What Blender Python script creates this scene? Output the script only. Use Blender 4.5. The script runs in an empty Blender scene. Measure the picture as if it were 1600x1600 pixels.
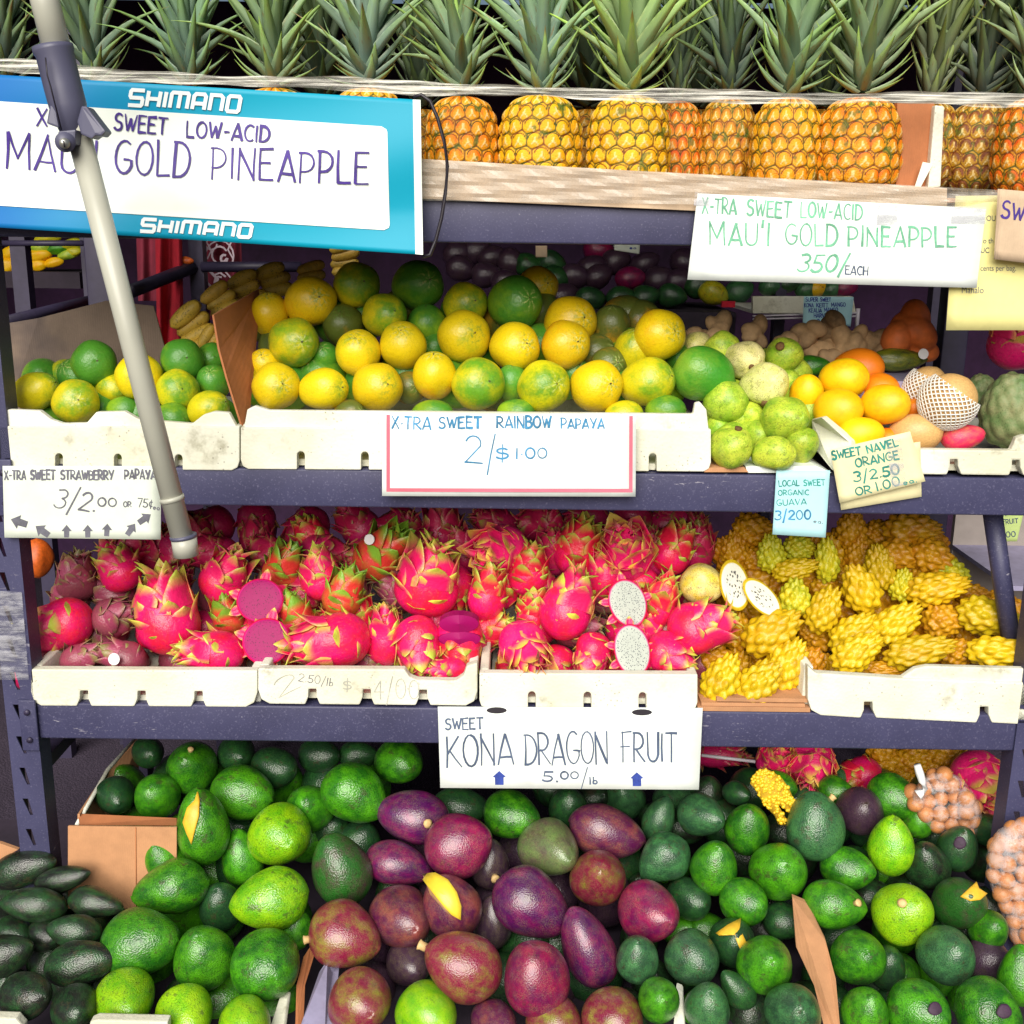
import bpy, bmesh, math, random
import numpy as np
from mathutils import Vector, Matrix
random.seed(7)
SC = bpy.context.scene
COL = SC.collection
# ------------------------------------------------------------------ camera
FPX = 1715.6                       # focal length in pixels of the 1600 px photograph
CAM = Vector((0, -2.05, 1.60))
PITCH, ROLL = math.radians(14.0), 0.013
_u0 = Vector((0, math.sin(PITCH), math.cos(PITCH)))
_lk = Vector((0, math.cos(PITCH), -math.sin(PITCH)))
CR = Vector((1, 0, 0)) * math.cos(ROLL) + _u0 * math.sin(ROLL)
CU = _u0 * math.cos(ROLL) - Vector((1, 0, 0)) * math.sin(ROLL)
CB = -_lk
cam = bpy.data.cameras.new('camera')
camo = bpy.data.objects.new('camera', cam)
COL.objects.link(camo)
camo.matrix_world = Matrix(((CR.x, CU.x, CB.x, CAM.x), (CR.y, CU.y, CB.y, CAM.y), (CR.z, CU.z, CB.z, CAM.z), (0, 0, 0, 1)))
cam.sensor_width = 36
cam.lens = 36 * FPX / 1600
cam.clip_end = 200
SC.camera = camo
# ------------------------------------------------------------------ light
world = bpy.data.worlds.new('World')
SC.world = world
world.use_nodes = True
wn = world.node_tree
wn.nodes.clear()
_o = wn.nodes.new('ShaderNodeOutputWorld'); _b = wn.nodes.new('ShaderNodeBackground'); _s = wn.nodes.new('ShaderNodeTexSky')
SUN_EL, SUN_ROT = math.radians(33), math.radians(190)
_s.sky_type = 'NISHITA'; _s.sun_disc = False; _s.sun_elevation = SUN_EL; _s.sun_rotation = SUN_ROT
_s.dust_density = 3.0; _s.air_density = 1.0
_b.inputs[1].default_value = 0.05
wn.links.new(_s.outputs[0], _b.inputs[0]); wn.links.new(_b.outputs[0], _o.inputs[0])
sl = bpy.data.lights.new('sun', 'SUN'); sl.energy = 4.8; sl.angle = math.radians(48); sl.color = (1, 0.96, 0.88)
so = bpy.data.objects.new('sun', sl); COL.objects.link(so)
_d = Vector((math.sin(SUN_ROT) * math.cos(SUN_EL), math.cos(SUN_ROT) * math.cos(SUN_EL), math.sin(SUN_EL)))
so.rotation_euler = _d.to_track_quat('Z', 'Y').to_euler()
so.location = (-1, -4, 5)
SC.render.engine = 'CYCLES'
SC.view_settings.view_transform = 'Standard'; SC.view_settings.look = 'None'
SC.view_settings.exposure = 0.17; SC.view_settings.gamma = 1.0; SC.view_settings.use_curve_mapping = False

# ------------------------------------------------------------------ helpers
def ray(px, py):
    return CR * ((px - 800) / FPX) - CU * ((py - 800) / FPX) - CB
def U(px, py, Y):                  # the point on the vertical plane Y seen at pixel px, py
    d = ray(px, py); return CAM + d * ((Y - CAM.y) / d.y)
def pxm(p):                        # metres per pixel at point p
    return (p - CAM).dot(_lk) / FPX
def mesh(name, vs, fs, smooth=False):
    m = bpy.data.meshes.new(name); m.from_pydata([tuple(float(c) for c in v) for v in vs], [], [tuple(int(i) for i in f) for f in fs]); m.update()
    if smooth: m.polygons.foreach_set('use_smooth', [True] * len(m.polygons))
    return m
def link(name, me, mat=None, parent=None, M=None, loc=None):
    o = bpy.data.objects.new(name, me); COL.objects.link(o)
    if mat is not None and me is not None and len(me.materials) == 0: me.materials.append(mat)
    if M is not None: o.matrix_world = M if parent is None else parent.matrix_world.inverted() @ M
    if loc is not None: o.location = loc
    if parent is not None:
        mb = o.matrix_basis.copy(); o.parent = parent; o.matrix_parent_inverse = Matrix.Identity(4); o.matrix_basis = mb
    return o
def tag(o, label=None, cat=None, group=None, kind=None):
    if label: o['label'] = label
    if cat: o['category'] = cat
    if group: o['group'] = group
    if kind: o['kind'] = kind
    return o
def empty(name, loc, label=None, cat=None, group=None, M=None):
    o = bpy.data.objects.new(name, None); COL.objects.link(o); o.empty_display_size = .03
    if M is not None: o.matrix_basis = M
    else: o.location = loc
    o['_m'] = 0; del o['_m']
    tag(o, label, cat, group)
    return o
def wm(parent):                    # world matrix of a top-level or once-parented object, without a depsgraph update
    return parent.matrix_basis if parent.parent is None else wm(parent.parent) @ parent.matrix_basis
def worldmesh(name, vs, fs, mat, parent=None, smooth=False):
    vs = [Vector(v) for v in vs]
    c = sum(vs, Vector()) / len(vs)
    me = mesh(name, [v - c for v in vs], fs, smooth)
    me.materials.append(mat)
    o = bpy.data.objects.new(name, me); COL.objects.link(o)
    M = Matrix.Translation(c)
    if parent is not None:
        o.parent = parent; M = wm(parent).inverted() @ M
    o.matrix_basis = M
    return o
def child(name, me, parent, L, color=None):   # L is the local matrix
    o = bpy.data.objects.new(name, me); COL.objects.link(o); o.parent = parent; o.matrix_basis = L
    if color is not None: o.color = color
    return o
def bevel_obj(o, w, seg=2):
    bm = bmesh.new(); bm.from_mesh(o.data)
    bmesh.ops.bevel(bm, geom=list(bm.edges), offset=w, segments=seg, affect='EDGES', profile=.6)
    bm.to_mesh(o.data); bm.free()
    o.data.polygons.foreach_set('use_smooth', [True] * len(o.data.polygons))
    return o
def box(name, a, b, mat, parent=None, bev=0.0):
    (x0, y0, z0), (x1, y1, z1) = a, b
    vs = [(x, y, z) for x in (x0, x1) for y in (y0, y1) for z in (z0, z1)]
    fs = [(0, 1, 3, 2), (4, 6, 7, 5), (0, 4, 5, 1), (2, 3, 7, 6), (0, 2, 6, 4), (1, 5, 7, 3)]
    o = worldmesh(name, vs, fs, mat, parent)
    if bev: bevel_obj(o, bev)
    return o
def slab(name, pts, thick, mat, parent=None, bev=0.0):   # polygon of world points pushed back by vector thick
    n = len(pts); t = Vector(thick)
    vs = list(pts) + [p + t for p in pts]
    fs = [tuple(range(n))[::-1], tuple(range(n, 2 * n))] + [(i, (i + 1) % n, (i + 1) % n + n, i + n) for i in range(n)]
    o = worldmesh(name, vs, fs, mat, parent)
    bm = bmesh.new(); bm.from_mesh(o.data); bmesh.ops.recalc_face_normals(bm, faces=bm.faces)
    if bev:
        bmesh.ops.bevel(bm, geom=list(bm.edges), offset=bev, segments=2, affect='EDGES', profile=.6, clamp_overlap=True)
    bm.to_mesh(o.data); bm.free()
    return o
def tube(name, pts, r, mat, parent=None, seg=8, smooth=True, rf=None):
    pts = [Vector(p) for p in pts]; vs = []; fs = []; n = len(pts)
    up = Vector((0, 0, 1))
    for i, p in enumerate(pts):
        t = (pts[min(i + 1, n - 1)] - pts[max(i - 1, 0)]).normalized()
        a = t.cross(up)
        if a.length < .1: a = t.cross(Vector((0, 1, 0)))
        a.normalize(); b = t.cross(a)
        rr = r * (rf(i / (n - 1)) if rf else 1)
        for k in range(seg):
            q = 2 * math.pi * k / seg; vs.append(p + a * (rr * math.cos(q)) + b * (rr * math.sin(q)))
    for i in range(n - 1):
        for k in range(seg):
            k2 = (k + 1) % seg; fs.append((i * seg + k, i * seg + k2, (i + 1) * seg + k2, (i + 1) * seg + k))
    fs.append(tuple(range(seg))[::-1]); fs.append(tuple(range((n - 1) * seg, n * seg)))
    return worldmesh(name, vs, fs, mat, parent, smooth)
def sheet(name, F, corners, mat, parent=None, nx=10, ny=8, thick=.0015, smooth=True):
    # corners TL TR BR BL in pixels; F(px,py,off) gives the world point
    tl, tr, br, bl = corners; vs = []; fs = []
    for s in (0, 1):
        for j in range(ny + 1):
            v = j / ny
            for i in range(nx + 1):
                u = i / nx
                x = (tl[0] * (1 - u) + tr[0] * u) * (1 - v) + (bl[0] * (1 - u) + br[0] * u) * v
                y = (tl[1] * (1 - u) + tr[1] * u) * (1 - v) + (bl[1] * (1 - u) + br[1] * u) * v
                vs.append(F(x, y, -thick * s))
    W = nx + 1; N = W * (ny + 1)
    for j in range(ny):
        for i in range(nx):
            a = j * W + i
            fs.append((a, a + W, a + W + 1, a + 1)); fs.append((N + a, N + a + 1, N + a + W + 1, N + a + W))
    edge = [i for i in range(W)] + [j * W + nx for j in range(1, ny + 1)] + [ny * W + i for i in range(nx - 1, -1, -1)] + [j * W for j in range(ny - 1, 0, -1)]
    for k in range(len(edge)):
        a, b = edge[k], edge[(k + 1) % len(edge)]; fs.append((a, b, b + N, a + N))
    o = worldmesh(name, vs, fs, mat, parent)
    return o
def plane_F(Y, fn=None):
    def F(px, py, off=0.0):
        return U(px, py, Y - off + (fn(px, py) if fn else 0.0))
    return F

# ------------------------------------------------------------------ materials
class NT:
    def __init__(s, name):
        s.m = bpy.data.materials.new(name); s.m.use_nodes = True; s.t = s.m.node_tree; s.t.nodes.clear()
        s.out = s.t.nodes.new('ShaderNodeOutputMaterial'); s.p = s.t.nodes.new('ShaderNodeBsdfPrincipled')
        s.t.links.new(s.p.outputs[0], s.out.inputs[0])
    def n(s, typ, **k):
        x = s.t.nodes.new('ShaderNode' + typ)
        for a, b in k.items(): setattr(x, a, b)
        return x
    def put(s, sock, v):
        if v is None: return
        if hasattr(v, 'is_output'): s.t.links.new(v, sock)
        else: sock.default_value = (tuple(v) + (1,))[:4] if isinstance(v, (tuple, list)) and sock.type == 'RGBA' else v
    def set(s, **k):
        for a, b in k.items(): s.put(s.p.inputs[a.replace('_', ' ')], b)
        return s
    def math(s, op, a, b=0.0, c=False):
        x = s.n('Math', operation=op, use_clamp=c); s.put(x.inputs[0], a); s.put(x.inputs[1], b); return x.outputs[0]
    def vm(s, op, a, b):
        x = s.n('VectorMath', operation=op); s.put(x.inputs[0], a); s.put(x.inputs[1], b); return x.outputs[0]
    def mix(s, f, a, b, mode='MIX'):
        x = s.n('MixRGB', blend_type=mode); s.put(x.inputs[0], f); s.put(x.inputs[1], a); s.put(x.inputs[2], b); return x.outputs[0]
    def noise(s, vec, scale, detail=3, rough=.55):
        x = s.n('TexNoise'); s.put(x.inputs['Vector'], vec); x.inputs['Scale'].default_value = scale
        x.inputs['Detail'].default_value = detail; x.inputs['Roughness'].default_value = rough; return x.outputs[0]
    def voro(s, vec, scale, out=0, feature='F1', rnd=1.0):
        x = s.n('TexVoronoi', feature=feature); s.put(x.inputs['Vector'], vec); x.inputs['Scale'].default_value = scale
        x.inputs['Randomness'].default_value = rnd; return x.outputs[out]
    def ramp(s, f, stops, interp='LINEAR'):
        x = s.n('ValToRGB'); s.put(x.inputs[0], f); e = x.color_ramp; e.interpolation = interp
        while len(e.elements) < len(stops): e.elements.new(.5)
        for el, (p, c) in zip(e.elements, stops):
            el.position = p; el.color = (tuple(c) + (1,))[:4] if isinstance(c, (tuple, list)) else (c, c, c, 1)
        return x.outputs[0]
    def step(s, f, a, b):            # smooth 0..1 between a and b
        x = s.n('MapRange', interpolation_type='SMOOTHSTEP'); s.put(x.inputs[0], f)
        x.inputs[1].default_value = a; x.inputs[2].default_value = b; return x.outputs[0]
    def obj(s): return s.n('TexCoord').outputs['Object']
    def info(s): return s.n('ObjectInfo')
    def robj(s, k=37.0):             # object coordinates shifted by the object's random number
        i = s.info(); x = s.n('CombineXYZ'); r = s.math('MULTIPLY', i.outputs['Random'], k)
        s.put(x.inputs[0], r); s.put(x.inputs[1], r); s.put(x.inputs[2], r)
        return s.vm('ADD', s.obj(), x.outputs[0])
    def sep(s, v):
        x = s.n('SeparateXYZ'); s.put(x.inputs[0], v); return x.outputs
    def bump(s, h, strength, dist=.01):
        x = s.n('Bump'); s.put(x.inputs['Height'], h); x.inputs['Strength'].default_value = strength; x.inputs['Distance'].default_value = dist
        s.put(s.p.inputs['Normal'], x.outputs[0]); return x.outputs[0]
    def attr(s, name, typ='OBJECT'):
        x = s.n('Attribute', attribute_type=typ, attribute_name=name); return x

def simple(name, col, rough=.6, nscale=0, namt=.15, bump=0, **kw):
    t = NT(name)
    if nscale:
        v = t.robj(); a = t.noise(v, nscale, 4); b = t.noise(v, nscale * 9, 2)
        f = t.math('ADD', t.math('MULTIPLY', a, .7), t.math('MULTIPLY', b, .3))
        dark = tuple(c * (1 - namt * 2) for c in col); lite = tuple(min(1, c * (1 + namt * 2)) for c in col)
        t.set(Base_Color=t.ramp(f, [(.3, dark), (.7, lite)]))
        if bump: t.bump(f, bump, .004)
    else: t.set(Base_Color=col)
    t.set(Roughness=rough, **kw)
    return t.m

def m_skin(name, mott=4.0, speck=(26, .0), pebble=(0, 0), rough=.4, star=False, coat=0.0, spec=.5, grain=None, patch=0, grad=0):
    """two colour fruit skin: object colour and object property c2 mixed by noise; alpha shifts the balance"""
    t = NT(name); i = t.info(); v = t.robj()
    n1 = t.noise(v, mott * .45, 4, .6); n2 = t.noise(v, mott * 3, 4, .7)
    f = t.math('ADD', t.math('MULTIPLY', n1, .78), t.math('MULTIPLY', n2, .22))
    f = t.math('ADD', f, t.math('SUBTRACT', i.outputs['Alpha'], .5))
    if grad: f = t.math('SUBTRACT', f, t.math('MULTIPLY', t.sep(t.obj())[2], grad))
    f = t.step(f, .32, .68)
    c = t.mix(f, i.outputs['Color'], t.attr('c2').outputs['Color'])
    if patch:
        pt_ = t.math('MULTIPLY', t.step(t.noise(v, 2.2, 5, .75), .56, .64), patch)
        c = t.mix(pt_, c, t.mix(.75, c, (.05, .035, .02)))
    if grain:
        gn = t.noise(v, grain[0], 3, .75)
        c = t.mix(1.0, c, t.ramp(gn, [(.34, 1 - grain[1]), (.46, 1.0), (.66, 1.0)]), 'MULTIPLY')
        c = t.mix(t.math('MULTIPLY', t.step(t.noise(v, grain[0] * 1.3, 2, .6), .56, .70), grain[2]), c, t.mix(.5, c, (.62, .62, .3)))
    if speck[1]:
        w = t.voro(v, speck[0], 0); sp = t.step(w, .42, .2)
        g = t.noise(v, 3.0, 2)
        sp = t.math('MULTIPLY', sp, t.step(g, .35, .6))
        c = t.mix(t.math('MULTIPLY', sp, abs(speck[1])), c, (.012, .012, .006) if speck[1] > 0 else (.55, .5, .16))
    if star:
        o = t.sep(t.obj()); x, y, z = o[0], o[1], o[2]
        r = t.math('SQRT', t.math('ADD', t.math('MULTIPLY', x, x), t.math('MULTIPLY', y, y)))
        a = t.math('ARCTAN2', y, x)
        wob = t.math('MULTIPLY', t.noise(v, 3, 3), 9)
        s_ = t.math('SINE', t.math('ADD', t.math('MULTIPLY', a, 7), wob))
        cap = t.math('MULTIPLY', t.step(z, .55, .8), 1.0)
        ray_ = t.math('MULTIPLY', t.step(s_, .1, .95), t.math('MULTIPLY', t.step(r, .62, .12), cap))
        blot = t.math('MULTIPLY', t.step(t.noise(v, 7, 4, .7), .47, .62), t.math('MULTIPLY', t.step(r, .75, .1), cap))
        has = t.step(t.math('FRACT', t.math('MULTIPLY', i.outputs['Random'], 7.13)), .3, .5)
        c = t.mix(t.math('MULTIPLY', blot, .7), c, (.10, .24, .03))
        ray_ = t.math('MULTIPLY', ray_, t.step(t.noise(v, 9, 3, .7), .38, .6))
        c = t.mix(t.math('MULTIPLY', t.math('MULTIPLY', ray_, .7), has), c, (.58, .62, .22))
        c = t.mix(t.math('MULTIPLY', t.step(r, .06, .02), cap), c, (.06, .05, .02))
    t.set(Base_Color=c, Roughness=rough, Specular_IOR_Level=spec, Coat_Weight=coat, Coat_Roughness=.25)
    h = t.noise(v, 9, 4)
    if pebble[0]:
        pv = t.voro(v, pebble[0], 0, 'SMOOTH_F1'); h = t.math('ADD', t.math('MULTIPLY', h, .25), pv)
        t.bump(h, pebble[1], .02)
    else: t.bump(h, .12, .03)
    return t.m
MT = {}
MT['papaya'] = m_skin('papaya skin', 2.4, (34, .35), (0, 0), .36, star=True, grain=(10, .10, .06), grad=.16)
MT['avocado'] = m_skin('avocado skin', 5.0, (40, .6), (24, .16), .31, spec=.7, grain=(20, .65, .10), patch=.8)
MT['purpleavo'] = m_skin('purple avocado skin', 4.5, (60, -.35), (28, .10), .28, spec=.7, grain=(24, .45, .07), patch=.5)
MT['guava'] = m_skin('guava skin', 3.2, (16, .65), (0, 0), .42, grain=(8, .3, .2), patch=.5)
MT['citrus'] = m_skin('orange peel', 4.0, (0, 0), (60, .12), .42)
MT['dragonbody'] = m_skin('dragon fruit skin', 3.0, (0, 0), (0, 0), .33, grain=(9, .25, .12))
MT['pitaya'] = m_skin('yellow dragon fruit skin', 3.0, (0, 0), (0, 0), .42, grain=(9, .4, .15))
MT['cherimoya'] = m_skin('cherimoya skin', 5.0, (20, .4), (0, 0), .6)
MT['banana'] = m_skin('banana skin', 3.0, (14, .5), (0, 0), .5)

def m_bract():
    t = NT('dragon fruit scale'); i = t.info(); z = t.sep(t.obj())[2]; v = t.robj()
    n = t.noise(v, 2.5, 3)
    f = t.math('ADD', z, t.math('MULTIPLY', t.math('SUBTRACT', n, .5), .35))
    f = t.math('ADD', f, t.math('SUBTRACT', i.outputs['Alpha'], .5))
    f = t.step(f, .5, .92)
    c = t.mix(f, i.outputs['Color'], t.attr('c2').outputs['Color'])
    x = t.sep(t.obj())[0]
    edge = t.step(t.math('ABSOLUTE', x), .30, .5)
    c = t.mix(t.math('MULTIPLY', edge, .6), c, t.attr('c2').outputs['Color'])
    t.set(Base_Color=c, Roughness=.4); t.bump(t.noise(v, 8, 3), .15, .02)
    return t.m
MT['bract'] = m_bract()

def m_leaf():
    t = NT('pineapple crown leaf'); i = t.info(); o = t.sep(t.obj()); v = t.robj()
    n = t.noise(v, 3, 4, .7)
    c = t.mix(t.step(o[2], .15, .95), (.15, .20, .16), (.24, .35, .09))
    c = t.mix(t.step(n, .5, .75), c, (.16, .22, .17))
    c = t.mix(t.math('MULTIPLY', t.step(t.noise(v, 7, 3), .6, .72), .7), c, (.16, .1, .045))
    c = t.mix(t.math('MULTIPLY', t.step(t.math('ADD', o[2], t.math('MULTIPLY', t.math('SUBTRACT', t.info().outputs['Random'], .5), .3)), .84, .98), .85), c, (.16, .085, .035))
    ed = t.step(t.math('ABSOLUTE', o[0]), .40, .5)
    c = t.mix(t.math('MULTIPLY', ed, .5), c, (.28, .3, .2))
    c = t.mix(1.0, c, i.outputs['Color'], 'MULTIPLY')
    t.set(Base_Color=c, Roughness=.45)
    w = t.n('TexWave', wave_type='BANDS', bands_direction='X'); w.inputs['Scale'].default_value = 6; t.put(w.inputs['Vector'], t.obj())
    t.bump(w.outputs[0], .12, .01)
    return t.m
MT['leaf'] = m_leaf()

def m_pine():
    t = NT('pineapple rind'); a = t.attr('eye', 'GEOMETRY'); s = t.n('SeparateColor'); t.put(s.inputs[0], a.outputs['Color'])
    edge, tri, spk = s.outputs[0], s.outputs[1], s.outputs[2]
    i = t.info(); v = t.robj(); n = t.noise(v, 2.2, 3)
    base = t.mix(t.step(n, .35, .65), i.outputs['Color'], t.attr('c2').outputs['Color'])
    c = t.mix(t.math('MULTIPLY', tri, .6), base, (.80, .46, .02))
    c = t.mix(t.step(edge, .3, .9), c, t.mix(t.step(t.noise(v, 3.1, 2), .42, .6), (.17, .04, .004), (.05, .07, .008)))
    gr = t.math('MULTIPLY', t.step(t.noise(v, 2.7, 2), .6, .68), .75)
    c = t.mix(gr, c, (.06, .12, .015))
    c = t.mix(t.math('MULTIPLY', spk, .7), c, (.85, .70, .34))
    t.set(Base_Color=c, Roughness=.5, Specular_IOR_Level=.4)
    t.bump(t.noise(v, 30, 3), .3, .02)
    return t.m
MT['pine'] = m_pine()

def m_foam():
    t = NT('worn white foam'); v = t.robj(); n = t.noise(v, 9, 5, .65); n2 = t.noise(v, 30, 3, .7)
    st = t.math('MULTIPLY', t.step(n, .52, .7), t.step(n2, .4, .65))
    c = t.mix(t.math('MULTIPLY', st, .75), t.ramp(t.noise(v, 4, 4), [(.35, (.62, .61, .47)), (.6, (.76, .76, .66))]), (.27, .25, .16))
    sp = t.math('MULTIPLY', t.step(t.voro(v, 110, 0), .25, .1), t.step(t.noise(v, 14, 2), .48, .65))
    c = t.mix(t.math('MULTIPLY', sp, .6), c, (.12, .1, .07))
    t.set(Base_Color=c, Roughness=.75)
    t.bump(t.math('ADD', t.math('MULTIPLY', n2, .8), t.voro(v, 160, 0)), .3, .0016)
    return t.m
MT['foam'] = m_foam()
def m_steel():
    t = NT('blue grey painted steel'); v = t.robj(); n = t.noise(v, 5, 5, .6); n2 = t.noise(v, 260, 2)
    c = t.ramp(n, [(.3, (.032, .032, .078)), (.7, (.056, .056, .125))])
    c = t.mix(t.step(n2, .55, .85), c, (.13, .125, .21))
    m = t.n('Mapping'); m.inputs['Scale'].default_value = (3, 3, 14); m.inputs['Rotation'].default_value = (0, .5, 0); t.put(m.inputs[0], v)
    sc = t.math('MULTIPLY', t.step(t.noise(m.outputs[0], 7, 4, .8), .61, .68), t.step(t.noise(v, 3, 2), .5, .6))
    sp = t.math('MULTIPLY', t.step(t.voro(v, 38, 0), .07, .04), t.step(t.noise(v, 6, 1), .5, .6))
    c = t.mix(t.math('MULTIPLY', t.math('MAXIMUM', sc, sp), .6), c, (.4, .38, .44))
    t.set(Base_Color=c, Roughness=.5, Specular_IOR_Level=.45); t.bump(n2, .1, .001)
    return t.m
MT['steel'] = m_steel()
MT['darksteel'] = simple('dark painted steel', (.03, .024, .055), .5, 6, .2, .1)
def m_card(name, col, stain=(.1, .05, .03), amt=.3):
    t = NT(name); v = t.robj(); w = t.n('TexWave', wave_type='BANDS', bands_direction='X'); w.inputs['Scale'].default_value = 70
    w.inputs['Distortion'].default_value = 1.0; t.put(w.inputs['Vector'], v)
    c = t.ramp(t.noise(v, 12, 5, .7), [(.3, tuple(x * .82 for x in col)), (.7, tuple(min(1, x * 1.12) for x in col))])
    c = t.mix(t.math('MULTIPLY', t.step(t.noise(v, 4, 4, .65), .5, .72), amt), c, stain)
    t.set(Base_Color=c, Roughness=.85); t.bump(t.math('ADD', w.outputs[0], t.noise(v, 60, 2)), .15, .0012)
    return t.m
MT['card'] = m_card('brown cardboard', (.50, .25, .12))
MT['cardred'] = m_card('red brown cardboard', (.42, .15, .055))
MT['cardgrey'] = m_card('old grey cardboard', (.20, .145, .11), (.05, .04, .05), .6)
MT['paper'] = simple('white sign paper', (.76, .81, .78), .6, 5, .06, .2)
MT['greypaper'] = simple('pale grey sign board', (.70, .76, .66), .6, 6, .05)
MT['cream'] = simple('cream paper', (.78, .72, .42), .7, 8, .06)
MT['cream2'] = simple('yellow paper', (.80, .74, .30), .7, 8, .05)
MT['tan'] = m_card('tan card', (.58, .43, .29), (.3, .2, .12), .2)
MT['bluenote'] = simple('pale blue note', (.42, .72, .78), .6, 5, .04)
MT['greennote'] = simple('pale green note', (.55, .7, .25), .6, 5, .04)
def m_banner():
    t = NT('cyan banner vinyl'); v = t.obj(); x = t.sep(v)
    n = t.noise(v, 2.5, 2)
    f = t.math('ADD', t.math('MULTIPLY', t.math('ADD', x[0], .25), 1.4), t.math('MULTIPLY', t.math('SUBTRACT', n, .5), .4))
    t.set(Base_Color=t.mix(t.step(f, -.2, .55), (.004, .12, .42), (.0, .31, .46)), Roughness=.5, Specular_IOR_Level=.3)
    return t.m
MT['banner'] = m_banner()
MT['bannerw'] = simple('white banner print', (.76, .82, .76), .5, 2.5, .05, .35)
MT['ink_purple'] = simple('purple marker', (.05, .02, .22), .6, 30, .2)
MT['ink_green'] = simple('green marker', (.15, .43, .27), .6, 30, .25)
MT['ink_blue'] = simple('blue marker', (.04, .22, .42), .6, 30, .3)
MT['ink_teal'] = simple('teal marker', (.02, .24, .20), .6, 30, .25)
MT['ink_dark'] = simple('dark marker', (.07, .10, .17), .6, 30, .2)
MT['ink_grey'] = simple('grey marker', (.12, .12, .15), .6, 30, .2)
MT['ink_faint'] = simple('faded pencil marks', (.42, .42, .36), .7, 30, .2)
MT['ink_navy'] = simple('navy print', (.03, .06, .32), .6, 30, .2)
MT['pinkline'] = simple('pink printed border', (.66, .14, .20), .5, 4, .12)
MT['silver'] = simple('silver white print', (.78, .84, .84), .35)
def m_pole(name, c0, r=.4):
    t = NT(name); v = t.robj(); n = t.noise(v, 10, 4)
    t.set(Base_Color=t.ramp(n, [(.3, tuple(k * .9 for k in c0)), (.7, c0)]), Roughness=r); t.bump(t.noise(v, 60, 2), .05, .001); return t.m
MT['pole'] = m_pole('cream painted pole', (.44, .44, .37), .38)
MT['clamp'] = m_pole('blue grey plastic clamp', (.085, .085, .14), .45)
MT['screw'] = simple('bright screw', (.5, .5, .45), .3, Metallic=.8)
MT['black'] = simple('black rubber', (.018, .014, .022), .45)
MT['dark'] = simple('shadow purple canopy cloth', (.05, .016, .065), .8, 3, .25)  # purple shadow tint put into the cloth of the added canopy
MT['deck'] = simple('dark shelf board', (.03, .02, .035), .8, 5, .2)
MT['canvas'] = simple('pale canvas', (.30, .26, .24), .8, 3, .1)
def m_asphalt():
    t = NT('dark asphalt'); v = t.obj(); n = t.noise(v, 3, 4); n2 = t.voro(v, 160, 0)
    c = t.mix(t.step(n2, .3, .1), t.ramp(n, [(.3, (.022, .014, .028)), (.7, (.04, .028, .05))]), (.10, .07, .11))
    t.set(Base_Color=c, Roughness=.9); t.bump(n2, .6, .004); return t.m
MT['asphalt'] = m_asphalt()
def m_film(name='clear plastic film', streak=(1, 3, 60), base=.18, col=(.72, .70, .62), amt=.75, bmp=.6):
    t = NT(name); v = t.obj(); m = t.n('Mapping'); m.inputs['Scale'].default_value = streak; t.put(m.inputs[0], v)
    n = t.noise(m.outputs[0], 4.5, 5, .7)
    t.set(Base_Color=col, Roughness=.25, Specular_IOR_Level=.8)
    tr = t.n('BsdfTransparent'); mx = t.n('MixShader')
    a = t.math('ADD', t.math('MULTIPLY', t.step(n, .42, .6), amt), base, True)
    t.put(mx.inputs[0], a); t.t.links.new(tr.outputs[0], mx.inputs[1]); t.t.links.new(t.p.outputs[0], mx.inputs[2])
    t.t.links.new(mx.outputs[0], t.out.inputs[0]); t.bump(n, bmp, .004); return t.m
MT['film'] = m_film()
MT['film2'] = m_film('thin plastic wrap', (5, 4, 5), .16, (.66, .60, .52), .10, .3)
MT['film3'] = m_film('wide clear tape', (2, 2, 9), .04, (.6, .6, .65), .30)
MT['bagfilm'] = m_film('clear bag plastic', (5, 5, 7), .04, (.85, .8, .82), .30)
MT['flesh_m'] = None
def m_flesh(name, col, rim, seed, scale, thr=.2, cover=.95):
    t = NT(name); o = t.obj(); x = t.sep(o); v = t.robj()
    r = t.math('SQRT', t.math('ADD', t.math('MULTIPLY', x[0], x[0]), t.math('MULTIPLY', x[2], x[2])))
    sd = t.math('MULTIPLY', t.step(t.voro(v, scale, 0), thr, thr * .6), t.step(r, cover, cover - .08))
    c = t.mix(t.step(r, .5, .95), col, tuple(min(1, k * 1.1) for k in col))
    c = t.mix(t.math('MULTIPLY', sd, .92), c, seed)
    c = t.mix(t.step(r, .93, .97), c, rim)
    t.set(Base_Color=c, Roughness=.5, Specular_IOR_Level=.25); t.bump(t.noise(v, 12, 3), .1, .02); return t.m
MT['flesh_m'] = m_flesh('magenta flesh with seeds', (.30, .001, .10), (.60, .02, .20), (.07, .0, .03), 10, .30)
MT['flesh_w'] = m_flesh('white flesh with black seeds', (.40, .43, .38), (.62, .16, .34), (.02, .02, .05), 13, .36)
MT['flesh_y'] = m_flesh('white flesh in yellow rind', (.62, .62, .52), (.72, .52, .04), (.008, .008, .015), 6.0, .42, .66)
MT['yellowflesh'] = simple('yellow avocado flesh', (.80, .58, .04), .35, 5, .12)
MT['darkflesh'] = simple('dried yellow flesh', (.70, .42, .03), .45, 8, .2)
MT['stem'] = simple('pale fruit stem', (.62, .42, .18), .6, 20, .15)
MT['calyx'] = simple('brown dried calyx', (.14, .07, .02), .8, 30, .3)
MT['greenstem'] = simple('green fruit stem', (.16, .28, .05), .5, 12, .15)
MT['sticker'] = simple('white sticker', (.78, .78, .80), .4)
MT['redcloth'] = simple('red cloth', (.36, .006, .02), .85, 6, .2, .3)
MT['maroon'] = simple('maroon cloth', (.16, .012, .03), .85, 6, .2, .3)
MT['whiteprint'] = simple('white cloth print', (.62, .5, .58), .8)
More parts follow.
